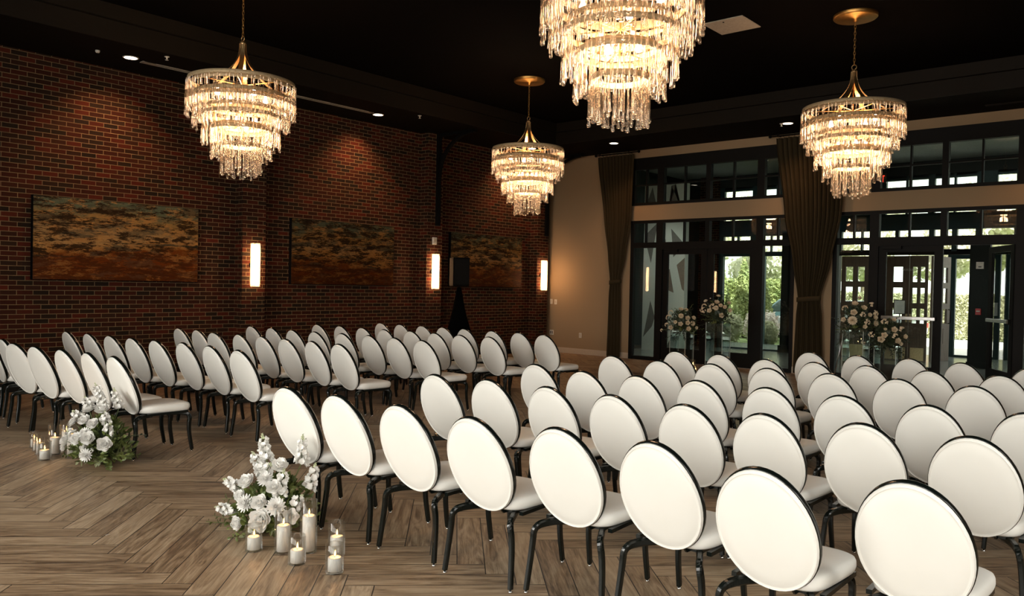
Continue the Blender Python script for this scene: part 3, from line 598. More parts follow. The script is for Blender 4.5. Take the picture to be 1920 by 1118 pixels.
ROWS = {"left1": [[5.021, -12.211, 0.02], [4.538, -12.244, 0.003], [4.055, -12.298, 0.072], [3.555, -12.37, 0.14], [3.03, -12.40, 0.2], [2.41, -12.297, -0.019], [1.885, -12.303, -0.027]], "left2": [[5.039, -11.018, 0.039], [4.409, -10.977, -0.006], [3.874, -11.004, 0.03], [3.39, -11.082, 0.033], [2.904, -11.134, 0.047], [2.42, -11.179, 0.065], [1.935, -11.233, 0.027], [1.424, -11.291, 0.008]], "left3": [[4.958, -9.728, -0.002], [4.451, -9.725, -0.054], [3.966, -9.771, -0.003], [3.45, -9.766, -0.03], [2.966, -9.799, 0.002], [2.483, -9.885, 0.047], [1.882, -9.795, -0.0], [1.395, -9.813, 0.001]], "left4": [[5.043, -8.541, 0.004], [4.501, -8.517, -0.017], [3.971, -8.501, -0.02], [3.478, -8.568, 0.001], [2.994, -8.668, 0.007], [2.509, -8.705, 0.005], [1.926, -8.671, 0.003], [1.402, -8.685, 0.003]], "left5": [[5.033, -7.31, -0.033], [4.548, -7.384, 0.007], [4.057, -7.39, -0.024], [3.539, -7.385, -0.002], [3.023, -7.456, 0.002], [2.515, -7.461, 0.002], [1.974, -7.471, 0.002], [1.451, -7.527, 0.007]], "left6": [[5.152, -6.294, 0.01], [4.633, -6.23, -0.029], [4.13, -6.264, -0.014], [3.528, -6.253, -0.018], [3.043, -6.251, -0.001], [2.558, -6.26, -0.0], [2.055, -6.294, 0.002], [1.524, -6.272, 0.0]], "right1": [[7.738, -12.238, 0.071], [8.249, -12.211, 0.042], [8.805, -12.191, 0.054], [9.377, -12.191, 0.077], [9.892, -12.101, 0.067], [10.421, -12.061, 0.018], [11.001, -12.214, 0.008], [11.499, -12.011, 0.024]], "right2": [[7.82, -10.962, 0.023], [8.301, -10.878, 0.03], [8.854, -10.867, 0.026], [9.397, -10.871, 0.01], [9.939, -10.883, 0.018], [10.43, -10.86, -0.001], [10.929, -10.765, 0.055], [11.464, -10.756, 0.002]], "right3": [[7.792, -9.701, 0.019], [8.412, -9.837, 0.023], [8.893, -9.761, 0.022], [9.377, -9.66, -0.005], [9.927, -9.66, 0.03], [10.465, -9.664, -0.007], [11.012, -9.699, -0.012], [11.533, -9.588, -0.004]], "right4": [[7.729, -8.375, 0.004], [8.311, -8.443, 0.022], [8.796, -8.309, 0.022], [9.331, -8.257, 0.033], [9.885, -8.25, 0.007], [10.418, -8.208, 0.025], [10.981, -8.262, 0.012]], "right5": [[7.845, -7.261, -0.046], [8.356, -7.226, -0.047], [8.927, -7.383, 0.024], [9.408, -7.267, -0.098], [9.896, -7.188, -0.152], [10.444, -7.207, -0.141], [10.971, -7.124, -0.006]], "right6": [[8.88, -6.0, -0.065], [9.417, -5.997, -0.12], [9.935, -5.919, -0.12], [10.467, -5.989, -0.205], [11.048, -6.031, 0.001]]}
ORD = ['', 'second', 'third', 'fourth', 'fifth', 'sixth', 'seventh', 'eighth']
RN = ['nearest', 'second nearest', 'third nearest', 'third farthest', 'second farthest', 'farthest']
c0 = make_chair(); used = False
for key in sorted(ROWS):
    side, ri = key[:-1], int(key[-1])-1; L = ROWS[key]
    for i, (x, y, yaw) in enumerate(L):
        o = c0 if not used else copy_tree(c0); used = True
        o.location = (x, y, 0); o.rotation_euler = (0, 0, yaw)
        pos = 'first from the aisle' if i == 0 else ORD[i]+' from the aisle'
        o['label'] = 'white chair in %s row on the %s block, %s' % (RN[ri], side, pos)
        o['group'] = 'white banquet chairs %s of the aisle' % side

# ------------------------------------------------------------------ chandeliers
def drop_mesh(n, ln, rr):
    b = B(); prof = [(.003, 0), (.0095, -.012), (.0052, -.035), (.0068, -ln*.3), (.0088*rr, -ln*.6), (.0098*rr, -ln*.85), (.0155*rr, -ln*.93), (.0168*rr, -ln*.965), (.013*rr, -ln*.992), (.003, -ln)]
    lathe(b, prof, 7); me = bpy.data.meshes.new(n); b.to_mesh(me); b.free()
    for p in me.polygons: p.use_smooth = True
    me.materials.append(M['drop']); return me
DROPS = [drop_mesh('glass_drop', l, r) for l, r in ((1., 1.), (1., 1.15), (1., .9), (1., 1.25))]
TIERS = [(.615, .0, 84, .41), (.57, -.03, 36, .28), (.54, -.15, 72, .37), (.50, -.19, 30, .29), (.44, -.38, 60, .36), (.40, -.29, 28, .29), (.345, -.54, 50, .35), (.29, -.50, 22, .3), (.228, -.73, 38, .35), (.18, -.72, 16, .36)]
def chandelier(x, y, label, seed):
    r = random.Random(seed); ZR = 3.93
    t = thing('chandelier', label, 'chandelier', (x, y, ZR), 0, 'four tiered glass chandeliers')
    b = B(); lathe(b, [(.265, ZT-ZR-.0), (.265, ZT-ZR-.035), (.25, ZT-ZR-.05), (.03, ZT-ZR-.052), (.025, ZT-ZR-.09)], 40, cap0=False); link('canopy', b, 'brassd', t, True)
    top, hub = ZT-ZR-.085, .56; nl = int((top-hub)/.042)
    b = B()
    for i in range(nl+1):
        z = top-(i+.5)*(top-hub)/(nl+1); pts = []
        for k in range(12):
            a = 2*PI*k/12; u = .011*math.cos(a); v = .029*math.sin(a)
            pts.append((u, 0, z+v) if i % 2 else (0, u, z+v))
        sweep(b, pts, .0032, 5, closed=True)
    link('chain', b, 'brassd', t, True)
    b = B(); sweep(b, [(.03*math.cos(2*PI*k/16), 0, hub-.03+.03*math.sin(2*PI*k/16)) for k in range(16)], .006, 6, closed=True); lathe(b, [(.02, hub-.06), (.034, hub-.07), (.034, hub-.10), (.02, hub-.11)], 16); link('hub', b, 'brass', t, True)
    for k in range(6):
        a = k*PI/3+.4; pts = []
        for i in range(13):
            s = i/12; rr = .03+.34*s**2.1; z = hub-.09-(hub-.09)*s**.85
            pts.append((rr*math.cos(a), rr*math.sin(a), z))
        b = B(); sweep(b, pts, 0, flat=(.026, .0022, Vector((0, 0, 1)))); link('ribbon_arm', b, 'brass', t)
    b = B(); sweep(b, [(0, 0, hub-.1), (0, 0, -.74)], .007, 8)
    for k in range(6):
        a = k*PI/3+.4; sweep(b, [(.02*math.cos(a), .02*math.sin(a), -.02), (.61*math.cos(a), .61*math.sin(a), -.006)], .005, 6)
        for rr, z in ((.43, -.37), (.335, -.53)): sweep(b, [(.01*math.cos(a), .01*math.sin(a), z+.01), (rr*math.cos(a), rr*math.sin(a), z)], .004, 6)
        sweep(b, [(.5*math.cos(a), .5*math.sin(a), -.02), (.5*math.cos(a), .5*math.sin(a), -.28)], .004, 6); sweep(b, [(.33*math.cos(a), .33*math.sin(a), -.27), (.33*math.cos(a), .33*math.sin(a), -.54)], .004, 6); sweep(b, [(.225*math.cos(a), .225*math.sin(a), -.53), (.225*math.cos(a), .225*math.sin(a), -.74)], .004, 6)
    link('inner_frame', b, 'brassd', t, True)
    for R_, z, n, w in TIERS:
        if R_ < .2: continue
        b = B(); lathe(b, [(R_-.012, z-.025), (R_-.008, z-.025), (R_-.008, z+.020), (R_-.012, z+.020), (R_-.012, z-.025)], 56, cap0=False, cap1=False); link('ring', b, 'ringm', t, True)
    allp = []
    for ti, (R_, z, n, w) in enumerate(TIERS):
        for k in range(n):
            a = 2*PI*(k+r.uniform(-.3, .3))/n; rr = R_+r.uniform(-.018, .006)
            allp.append((Vector((rr*math.cos(a), rr*math.sin(a), z-.012+r.uniform(-.012, .006))), r.choice((0, 1, 2, 3)), w*r.uniform(.76, 1.08), a))
    cdir = Vector((12.33-x, -15.46-y, 0)).normalized()
    allp.sort(key=lambda q: -(Vector((q[0].x, q[0].y, 0)).normalized().dot(cdir)) + r.uniform(-.25, .25))
    for p, mi, sc, a in allp[:96]:
        o = inst('glass_drop', DROPS[mi], None, t, p); o.scale = (1, 1, sc); o.rotation_euler = (r.uniform(-.02, .02), r.uniform(-.02, .02), a)
    b = B()
    for p, mi, sc, a in allp[96:]:
        tmp = bmesh.new(); tmp.from_mesh(DROPS[mi]); bmesh.ops.transform(tmp, matrix=Matrix.Translation(p) @ Matrix.Diagonal((1, 1, sc, 1)), verts=tmp.verts)
        me = bpy.data.meshes.new('x'); tmp.to_mesh(me); tmp.free(); b.from_mesh(me); bpy.data.meshes.remove(me)
    o = link('glass_drops', b, 'drop', t, True); o['kind'] = 'stuff'
    for k in range(8):
        lvl = k >= 4; a = k*PI/2+.5+lvl*.8+seed; rr = (.30, .17)[lvl]; z = (-.15, -.47)[lvl]
        b = B(); lathe(b, [(.013, .05), (.014, .028), (.024, .012), (.030, -.008), (.026, -.028), (.006, -.038)], 12); link('bulb', b, 'bulb', t, True, (rr*math.cos(a), rr*math.sin(a), z))
        b = B(); lathe(b, [(.016, .10), (.016, .05)], 12); link('lamp_socket', b, 'brass', t, True, (rr*math.cos(a), rr*math.sin(a), z))
    for k, z in enumerate((-.12, -.45, -.66)):
        l = light('bulb_light', 'POINT', (0, 0, z), (44, 38, 22)[k], (1, .64, .38), size=(.16, .12, .08)[k]); l.parent = t
    return t
chandelier(3.62, -10.38, 'tiered glass-drop chandelier hanging over the left chairs, nearest the brick wall', 1)
chandelier(3.48, -4.93, 'smallest-looking farthest glass-drop chandelier, over the far end of the left chairs', 2)
chandelier(8.90, -10.31, 'largest-looking chandelier, its top cut off by the frame edge', 3)
chandelier(8.86, -4.94, 'tiered glass-drop chandelier in front of the right curtain and windows', 4)

# ------------------------------------------------------------------ brick wall fittings
def painting(y0, y1, z0, z1, seed, br, label):
    t = thing('painting', label, 'painting', (0, (y0+y1)/2, z0), 0, None); h = (y1-y0)/2
    link('canvas', bevel(box(B(), .02, .08, -h, h, 0, z1-z0), .004), PM[seed], t)
    link('canvas_edge', box(B(), .003, .075, -h-.006, h+.006, -.008, z1-z0+.008), 'black', t)
PM = {}
for i, br in ((1, .85), (2, .45), (3, .55)):
    M['p%d' % i] = m_paint('abstract_canvas', i*3.7, br); PM[i] = 'p%d' % i
painting(-11.44, -9.05, 1.555, 2.715, 1, 1., 'wide abstract landscape painting in rust, ochre and green, leftmost on the brick wall')
painting(-7.31, -4.96, 1.55, 2.708, 2, 1., 'dark abstract landscape painting between the two sconced brick pillars')
painting(-3.37, -1.04, 1.555, 2.708, 3, 1., 'dark abstract painting partly hidden by the black loudspeaker')
for y, lb in ((-8.18, 'glowing vertical wall sconce on the nearest brick pillar'), (-4.06, 'glowing vertical wall sconce on the middle brick pillar'), (-.50, 'glowing vertical wall sconce on the corner brick pillar')):
    t = thing('wall_sconce', lb, 'wall light', (.235, y, 1.855), 0, 'vertical sconces on the brick pillars')
    b = B(); lathe(b, [(.05, 0), (.055, .004), (.05, .022), (.02, .03)], 20); o = link('wall_plate', b, 'iron', t, True); o.rotation_euler = (0, PI/2, 0)
    b = B(); sweep(b, [(.02, 0, 0), (.06, 0, 0)], .012); link('arm', b, 'iron', t, True)
    b = B(); box(b, .05, .056, -.062, .062, -.36, .36); box(b, .150, .156, -.062, .062, -.36, .36); box(b, .056, .150, -.062, -.056, -.36, .36); box(b, .056, .150, .056, .062, -.36, .36); link('acrylic_shade', b, 'frost', t)
    b = B(); lathe(b, [(.032, -.335), (.036, -.33), (.036, .33), (.032, .335)], 20, (.104, 0, 0)); link('lamp_tube', b, 'tube', t, True)
    b = B()
    for z in (-.27, .27): box(b, .157, .161, -.052, -.040, z-.006, z+.006); box(b, .03, .05, -.052, -.040, z-.006, z+.006)
    link('screw_cap', b, 'iron', t)
t = thing('fire_strobe', 'small pale square alarm strobe above the middle sconce', 'alarm', (.235, -4.03, 2.485))
link('case', bevel(box(B(), 0, .045, -.055, .055, -.075, .075), .008), 'plate', t); link('lens', box(B(), .045, .055, -.03, .03, -.02, .04), 'white_trim', t)
for y, lb in ((-3.95, 'black iron bracket curving from the middle brick pillar to the ceiling'), (-.34, 'black iron bracket curving from the corner brick pillar to the ceiling')):
    t = thing('iron_bracket', lb, 'bracket', (.235, y, 2.80), 0, 'black iron ceiling brackets')
    link('upright', box(B(), 0, .055, -.05, .05, 0, 1.885), 'iron', t); link('top_arm', box(B(), .055, 1.05, -.05, .05, 1.83, 1.888), 'iron', t)
    pts = [(.05+.92*(1-math.cos(a)), 0, 1.0+.84*math.sin(a)) for a in [i*PI/2/14 for i in range(15)]]
    b = B(); sweep(b, pts, 0, flat=(.04, .022, Vector((0, 1, 0)).cross(Vector((0, 0, 1))))); b.free()
    b = B(); sweep(b, pts, 0, flat=(.022, .04, Vector((0, 1, 0)))); link('curved_brace', b, 'iron', t)
# loudspeaker on a fabric-covered stand
t = thing('speaker_stand', 'tripod speaker stand wrapped in a black stretch-fabric cone', 'speaker stand', (1.02, -4.05, 0))
b = B(); R_ = [[b.verts.new((rr*math.cos(a)*(1+.0), rr*math.sin(a), z)) for a in [2*PI*k/3+.5+q for k in range(3) for q in (-s, 0, s)]] for rr, z, s in ((.50, .02, .12), (.30, .5, .3), (.13, 1.1, .5), (.045, 1.54, .6))]
for j in range(3):
    for i in range(9): b.faces.new([R_[j][i], R_[j][(i+1) % 9], R_[j+1][(i+1) % 9], R_[j+1][i]])
b.faces.new(R_[-1]); link('fabric_cover', b, 'scrim', t, True)
for k in range(3):
    b = B(); a = 2*PI*k/3+.5; sweep(b, [(.03*math.cos(a), .03*math.sin(a), .7), (.49*math.cos(a), .49*math.sin(a), .015)], .012); link('leg', b, 'iron', t, True)
b = B(); sweep(b, [(0, 0, .3), (0, 0, 1.555)], .017); link('pole', b, 'iron', t, True)
t = thing('loudspeaker', 'black box loudspeaker on the stand in front of the far painting', 'speaker', (1.02, -4.05, 1.565), -.5)
link('cabinet', bevel(box(B(), -.15, .15, -.17, .17, 0, .57), .02, 2), 'black', t); link('grille', bevel(box(B(), .15, .163, -.155, .155, .03, .54), .006), 'iron', t)
# wall plates right of the corner
for x, z, w, h, lb, nm in ((.185, 1.23, .075, .12, 'pale switch plate nearest the brick corner', 'switch_plate'), (.32, 1.222, .075, .12, 'pale switch plate right of its twin by the corner', 'switch_plate'), (.215, .475, .12, .12, 'double outlet plate low on the beige wall by the corner', 'outlet_plate'), (1.08, .448, .075, .12, 'single outlet plate low on the beige wall left of the curtain', 'outlet_plate')):
    t = thing(nm, lb, 'wall plate', (x, 0, z)); link('plate', bevel(box(B(), -w/2, w/2, -.008, 0, -h/2, h/2), .002), 'plate', t)
    b = B()
    for q in ((-.025, .025) if w > .1 else (0,)): box(b, q-.013, q+.013, -.011, -.008, -.032, .032)
    link('rocker' if nm[0] == 's' else 'socket', b, 'slot' if w > .1 else 'white_trim', t)
# ------------------------------------------------------------------ ceiling fittings
def can(x, y, label, power=70, tilt=None, z=ZS, col=(1, .52, .26)):
    t = thing('recessed_light', label, 'ceiling light', (x, y, z), 0, 'round recessed ceiling lights')
    b = B(); lathe(b, [(.105, 0), (.105, -.006), (.088, -.008), (.084, 0)], 28, cap0=False, cap1=False); link('trim_ring', b, 'plate', t, True)
    b = B(); lathe(b, [(.086, -.003), (.086, -.006)], 28); link('lens', b, 'lamp', t)
    l = light('downlight', 'SPOT', (0, 0, -.03), power, col, size=.05); l.data.spot_size = 1.75; l.data.spot_blend = .9; l.parent = t
    if tilt: l.rotation_euler = tilt
can(.827, -10.474, 'glowing recessed downlight nearest the camera, above the leftmost painting', 160, (0, .42, 0))
can(.72, -5.947, 'glowing recessed downlight at the far end of the slot diffuser', 160, (0, .42, 0))
can(.75, -1.55, 'glowing recessed downlight above the far painting', 160, (0, .42, 0))
can(2.637, -1.08, 'glowing recessed downlight in front of the left curtain', 60, (.25, 0, 0))
can(6.4, -1.0, 'glowing recessed downlight in front of the right curtain', 55, (.3, 0, 0))
can(10.6, -1.0, 'glowing recessed downlight above the right end of the windows', 55, (.3, 0, 0))
for x, y, lb in ((1.9, 1.2, 'recessed downlight inside the vestibule in front of the mural wall'), (4.2, 3.0, 'recessed downlight inside the vestibule behind the left drape side'), (8.2, 2.6, 'recessed downlight in the vestibule before the timber doors')):
    can(x, y, lb, 170 if x < 3 else 70, z=4.72, col=(1, .97, .88))  # lamps added to brighten the mural and the rest of the vestibule
t = thing('slot_diffuser', 'long narrow pale air slot in the dark ceiling above the brick wall', 'air vent', (.75, -8.2, ZS))
b = B(); box(b, -.055, -.035, -2.07, 2.07, -.008, 0); box(b, .035, .055, -2.07, 2.07, -.008, 0); box(b, -.009, .009, -2.07, 2.07, -.007, 0); box(b, -.055, .055, -2.09, -1.9, -.009, 0); box(b, -.055, .055, 1.95, 2.09, -.009, 0)
link('slot_frame', b, 'diff', t); link('slot_opening', box(B(), -.034, .034, -1.9, 1.95, -.004, -.001), 'black', t)
t = thing('access_panel', 'square beige access panel in the dark tray ceiling', 'ceiling panel', (7.46, -5.52, ZT)); link('panel', bevel(box(B(), -.28, .28, -.28, .28, -.012, 0), .003), 'panel', t)
b = B(); lathe(b, [(.012, -.018), (.012, -.012)], 12, (-.02, -.2, 0)); link('latch', b, 'iron', t)
t = thing('air_grille', 'thin dark return grille at the ceiling edge above the right windows', 'air vent', (10.1, -.55, ZS)); b = B()
for i in range(6): box(b, -.6, .6, -.06+.022*i, -.052+.022*i, -.008, 0)
link('grille', b, 'fascia', t)
def sprinkler(x, y, z, label):
    t = thing('sprinkler_head', label, 'sprinkler', (x, y, z), 0, 'white ceiling sprinkler heads')
    b = B(); lathe(b, [(.035, 0), (.03, -.008), (.012, -.012), (.010, -.03), (.004, -.045)], 14); link('body', b, 'plate', t, True)
    b = B(); lathe(b, [(.004, -.045), (.022, -.046), (.022, -.050)], 12); link('deflector', b, 'plate', t)
import mathutils
def onz(px, py, z):
    d = fw + rt*((px-960)/1504.438) - up*((py-559)/1504.438); o = Vector((12.3348, -15.4554, 1.6109)); return o+d*((z-o.z)/d.z)
for px, py, lb in ((313, 109, 'tiny sprinkler head beside the near end of the slot diffuser'), (787, 219, 'tiny sprinkler head beyond the far end of the slot diffuser'), (1465, 234, 'tiny sprinkler head at the ceiling edge above the right curtain')):
    p = onz(px, py, ZS-.02); sprinkler(p.x, p.y, ZS, lb)
p = onz(183, 97, ZS-.02); t = thing('smoke_detector', 'tiny round white detector left of the nearest recessed light', 'detector', (p.x, p.y, ZS)); b = B(); lathe(b, [(.03, 0), (.03, -.02), (.02, -.035)], 16); link('case', b, 'plate', t, True)

# ------------------------------------------------------------------ curtains
def curtain(name, keys, folds, seed, y0, label):
    r = random.Random(seed); t = thing(name, label, 'curtain', (0, y0, 0)); b = B(); NU, NV = folds*10, 44; grid = []
    for j in range(NV+1):
        z = keys[0][0]+(keys[-1][0]-keys[0][0])*j/NV
        for i in range(len(keys)-1):
            if keys[i][0] >= z >= keys[i+1][0]:
                f = (keys[i][0]-z)/(keys[i][0]-keys[i+1][0]); f2 = f*f*(3-2*f)*.5+f*.5
                xl = keys[i][1]+(keys[i+1][1]-keys[i][1])*f2; xr = keys[i][2]+(keys[i+1][2]-keys[i][2])*f2; dp = keys[i][3]+(keys[i+1][3]-keys[i][3])*f; break
        row = []
        for i in range(NU+1):
            u = i/NU; ph = u*folds*2*PI; x = xl+(xr-xl)*(u+.12/folds*math.sin(ph*2+1)); row.append(b.verts.new((x, dp*math.sin(ph)+.3*dp*math.sin(ph*.37+z), z)))
        grid.append(row)
    for j in range(NV):
        for i in range(NU): b.faces.new([grid[j][i], grid[j][i+1], grid[j+1][i+1], grid[j+1][i]])
    link('drape', b, 'curtain', t, True)
    tz = min((k for k in keys), key=lambda k: k[2]-k[1]+(9 if k[0] < .5 else 0)); xm, hw = (tz[1]+tz[2])/2, (tz[2]-tz[1])/2
    b = B(); pts = [((hw+.015)*math.cos(2*PI*k/28), (.075)*math.sin(2*PI*k/28), .02*math.cos(2*PI*k/28)) for k in range(28)]
    sweep(b, pts, 0, flat=(.004, .045, Vector((0, 0, 1))), closed=True); link('tieback', b, 'curtain', t, True, (xm, 0, tz[0])); return t
curtain('curtain', [(4.60, 1.56, 2.54, .035), (3.15, 1.76, 2.50, .04), (2.3, 1.90, 2.36, .035), (1.73, 1.97, 2.25, .03), (1.4, 1.94, 2.26, .03), (.02, 1.91, 2.27, .03)], 11, 1, -.12, 'olive drape tied back on the beige wall left of the windows')
curtain('curtain', [(4.60, 5.82, 7.20, .04), (3.08, 6.02, 7.12, .045), (2.2, 6.20, 6.95, .04), (1.46, 6.33, 6.76, .03), (1.1, 6.30, 6.80, .03), (.02, 6.27, 6.84, .035)], 14, 2, -.14, 'wide olive drape tied back on the pier between the two glazed units')
def rod(x0, x1, y, z, label, brk, rings):
    t = thing('curtain_rod', label, 'curtain rod', (x0, y, z)); b = B(); sweep(b, [(0, 0, 0), (x1-x0, 0, 0)], .014, 10); link('pole', b, 'iron', t, True)
    for q in (0, x1-x0):
        b = B(); bmesh.ops.create_icosphere(b, subdivisions=2, radius=.033, matrix=Matrix.Translation((q, 0, 0))); link('finial', b, 'iron', t, True)
    for q in brk:
        b = B(); box(b, q-x0-.01, q-x0+.01, -.008, -y-.012, -.006, .012); box(b, q-x0-.012, q-x0+.012, -.01, .0, 0, ZS-z); link('bracket', b, 'iron', t)
    for q in rings:
        b = B(); sweep(b, [(0, .022*math.cos(2*PI*k/12), .022*math.sin(2*PI*k/12)-.008) for k in range(12)], .003, 5, closed=True); link('ring', b, 'iron', t, True, (q-x0, 0, 0))
rod(1.50, 2.66, -.12, 4.645, 'short black rod with ball ends carrying the left drape', (1.62, 2.40), [1.6+.1*i for i in range(10)])
rod(5.70, 7.30, -.14, 4.645, 'black rod with ball ends carrying the wide right drape', (5.86, 7.12), [5.86+.11*i for i in range(13)])

# ------------------------------------------------------------------ flowers
def petal(bm, o, d, upv, ln, wd, cup, rnd_, nu=3, nv=4):
    """curved petal from o along d, cupping towards upv"""
    side = d.cross(upv).normalized(); g = []
    for j in range(nv+1):
        t = j/nv; wv = wd*math.sin(PI*min(1, .12+.8*t))**.7*(1 if t < .9 else .8)
        row = []
        for i in range(nu+1):
            u = (i/nu-.5)*2
            p = o+d*(ln*t)+upv*(cup*ln*(t*t)+.18*wd*u*u*t)+side*(wv*u)+upv*rnd_.uniform(-.02, .02)*ln
            row.append(bm.verts.new(p))
        g.append(row)
    for j in range(nv):
        for i in range(nu): bm.faces.new([g[j][i], g[j][i+1], g[j+1][i+1], g[j+1][i]])
def rose_mesh(seed, mat, r=1.):
    rn = random.Random(seed); b = B()
    for ring, (n, tilt, ln, wd, z) in enumerate(((5, .0, .95, .50, .0), (6, .28, .92, .48, .05), (6, .60, .85, .42, .1), (5, .95, .72, .36, .16), (4, 1.22, .6, .28, .2), (3, 1.42, .5, .2, .22))):
        for k in range(n):
            a = 2*PI*(k+ring*.37+rn.uniform(-.08, .08))/n; h = Vector((math.cos(a), math.sin(a), 0)); t2 = tilt+rn.uniform(-.08, .08)
            d = (h*math.cos(t2)+Vector((0, 0, 1))*math.sin(t2)).normalized(); upv = (Vector((0, 0, 1))*math.cos(t2)-h*math.sin(t2)).normalized()
            petal(b, h*(.06+.05*(5-ring)*.4)+Vector((0, 0, z)), d, upv, ln*rn.uniform(.92, 1.05), wd, .42, rn)
    bmesh.ops.scale(b, vec=(r, r, r), verts=b.verts); me = bpy.data.meshes.new('rose_bloom'); b.to_mesh(me); b.free()
    for p in me.polygons: p.use_smooth = True
    me.materials.append(M[mat]); return me
def dahlia_mesh(seed, mat):
    rn = random.Random(seed); b = B()
    for ring in range(7):
        n = (15, 15, 14, 12, 10, 8, 5)[ring]; tilt = ring*.235-.1; ln = 1-.085*ring
        for k in range(n):
            a = 2*PI*(k+ring*.5+rn.uniform(-.1, .1))/n; h = Vector((math.cos(a), math.sin(a), 0)); t2 = tilt+rn.uniform(-.06, .06)
            d = (h*math.cos(t2)+Vector((0, 0, 1))*math.sin(t2)).normalized(); upv = (Vector((0, 0, 1))*math.cos(t2)-h*math.sin(t2)).normalized()
            petal(b, h*.05+Vector((0, 0, .03*ring)), d, upv, ln, .15, .22, rn, 2, 3)
    me = bpy.data.meshes.new('dahlia_bloom'); b.to_mesh(me); b.free()
    for p in me.polygons: p.use_smooth = True
    me.materials.append(M[mat]); return me
def cluster_mesh(seed, mat, n=16):
    """small crumpled florets in a ball"""
    rn = random.Random(seed); b = B()
    for k in range(n):
        d = Vector((rn.gauss(0, 1), rn.gauss(0, 1), abs(rn.gauss(0, 1))*.8)).normalized(); o = d*rn.uniform(.55, .85)
        for q in range(6):
            h = d.orthogonal().normalized(); h = Matrix.Rotation(q*PI/3+rn.uniform(-.2, .2), 3, d) @ h
            petal(b, o, (h*.85+d*.5).normalized(), d, .34, .17, .2, rn, 2, 2)
    me = bpy.data.meshes.new('floret_cluster'); b.to_mesh(me); b.free()
    for p in me.polygons: p.use_smooth = True
    me.materials.append(M[mat]); return me
WR = [rose_mesh(i, 'petal') for i in (1, 2, 3)]; WD = [dahlia_mesh(i, 'petal') for i in (4, 5)]; WC = [cluster_mesh(i, 'petal') for i in (6, 7)]
CR = [rose_mesh(i, 'petalc') for i in (11, 12, 13)]; CD = [dahlia_mesh(14, 'petalc')]; CC = [cluster_mesh(i, 'petalc') for i in (16, 17)]
def leaf_blade(bm, o, d, nrm, ln, wd):
    side = d.cross(nrm).normalized(); g = []
    for t, w in ((0, .08), (.25, .8), (.5, 1), (.75, .7), (1, .02)):
        c = o+d*ln*t-nrm*ln*.25*t*t; g.append([bm.verts.new(c-side*wd*w+nrm*wd*.25*w), bm.verts.new(c), bm.verts.new(c+side*wd*w+nrm*wd*.25*w)])
    for j in range(4):
        for i in range(2): bm.faces.new([g[j][i], g[j][i+1], g[j+1][i+1], g[j+1][i]])
def spray(name, parent, base, tip, n, ln, wd, mat, rn, droop=0.):
    base, tip = Vector(base), Vector(tip); b = B(); mid = base.lerp(tip, .5)+Vector((0, 0, .25*(tip-base).length*(1 if droop <= 0 else -.3)))
    pts = [base*(1-t)**2+mid*2*t*(1-t)+tip*t*t for t in [i/10 for i in range(11)]]
    sweep(b, pts, .0022, 5)
    for k in range(n):
        t = .15+.85*k/n; i = min(9, int(t*10)); p = pts[i].lerp(pts[i+1], t*10-i); ax = (pts[i+1]-pts[i]).normalized()
        h = ax.orthogonal().normalized(); h = Matrix.Rotation(k*2.4+rn.uniform(-.4, .4), 3, ax) @ h; d = (h+ax*.7+Vector((0, 0, -droop*.4))).normalized()
        nrm = (ax-d*ax.dot(d)); nrm = nrm.normalized() if nrm.length > .01 else Vector((0, 0, 1)); s = rn.uniform(.7, 1.15)*(1.1-.45*t)
        leaf_blade(b, p, d, nrm, ln*s, wd*s)
    return link(name, b, mat, parent)
def stock(parent, base, a, z, rn, mat='petal', size=.030):
    """stem of stock: florets between a and z, green buds at the tip"""
    base, a, z = Vector(base), Vector(a), Vector(z); b = B(); sweep(b, [base, base.lerp(a, .6), a, z], [.004, .0035, .003, .0015], 6); stem = link('stock_stem', b, 'stem', parent)
    b = B(); ax = (z-a); L = ax.length; n = max(8, int(L/.0085)); axn = ax.normalized()
    for k in range(n):
        t = k/n*.82; sz = size*(1-.45*t)*rn.uniform(.8, 1.15); h = axn.orthogonal().normalized(); h = Matrix.Rotation(k*2.4+rn.uniform(-.3, .3), 3, axn) @ h
        c = a+ax*t+h*sz*.75; d = (h+axn*.35).normalized()
        for q in range(7):
            g = d.orthogonal().normalized(); g = Matrix.Rotation(q*2*PI/7+rn.uniform(-.3, .3), 3, d) @ g
            petal(b, c, (g*rn.uniform(.6, 1)+d*rn.uniform(.2, .8)).normalized(), d, sz, sz*.55, .15, rn, 2, 2)
    link('florets', b, mat, stem)
    b = B()
    for k in range(9):
        t = .82+.2*k/9; h = axn.orthogonal().normalized(); h = Matrix.Rotation(k*2.4, 3, axn) @ h; r_ = .0065*(1.2-.7*k/9)
        bmesh.ops.create_icosphere(b, subdivisions=1, radius=r_, matrix=Matrix.Translation(a+ax*t+h*r_*1.1))
    link('bud_tip', b, 'bud', stem)
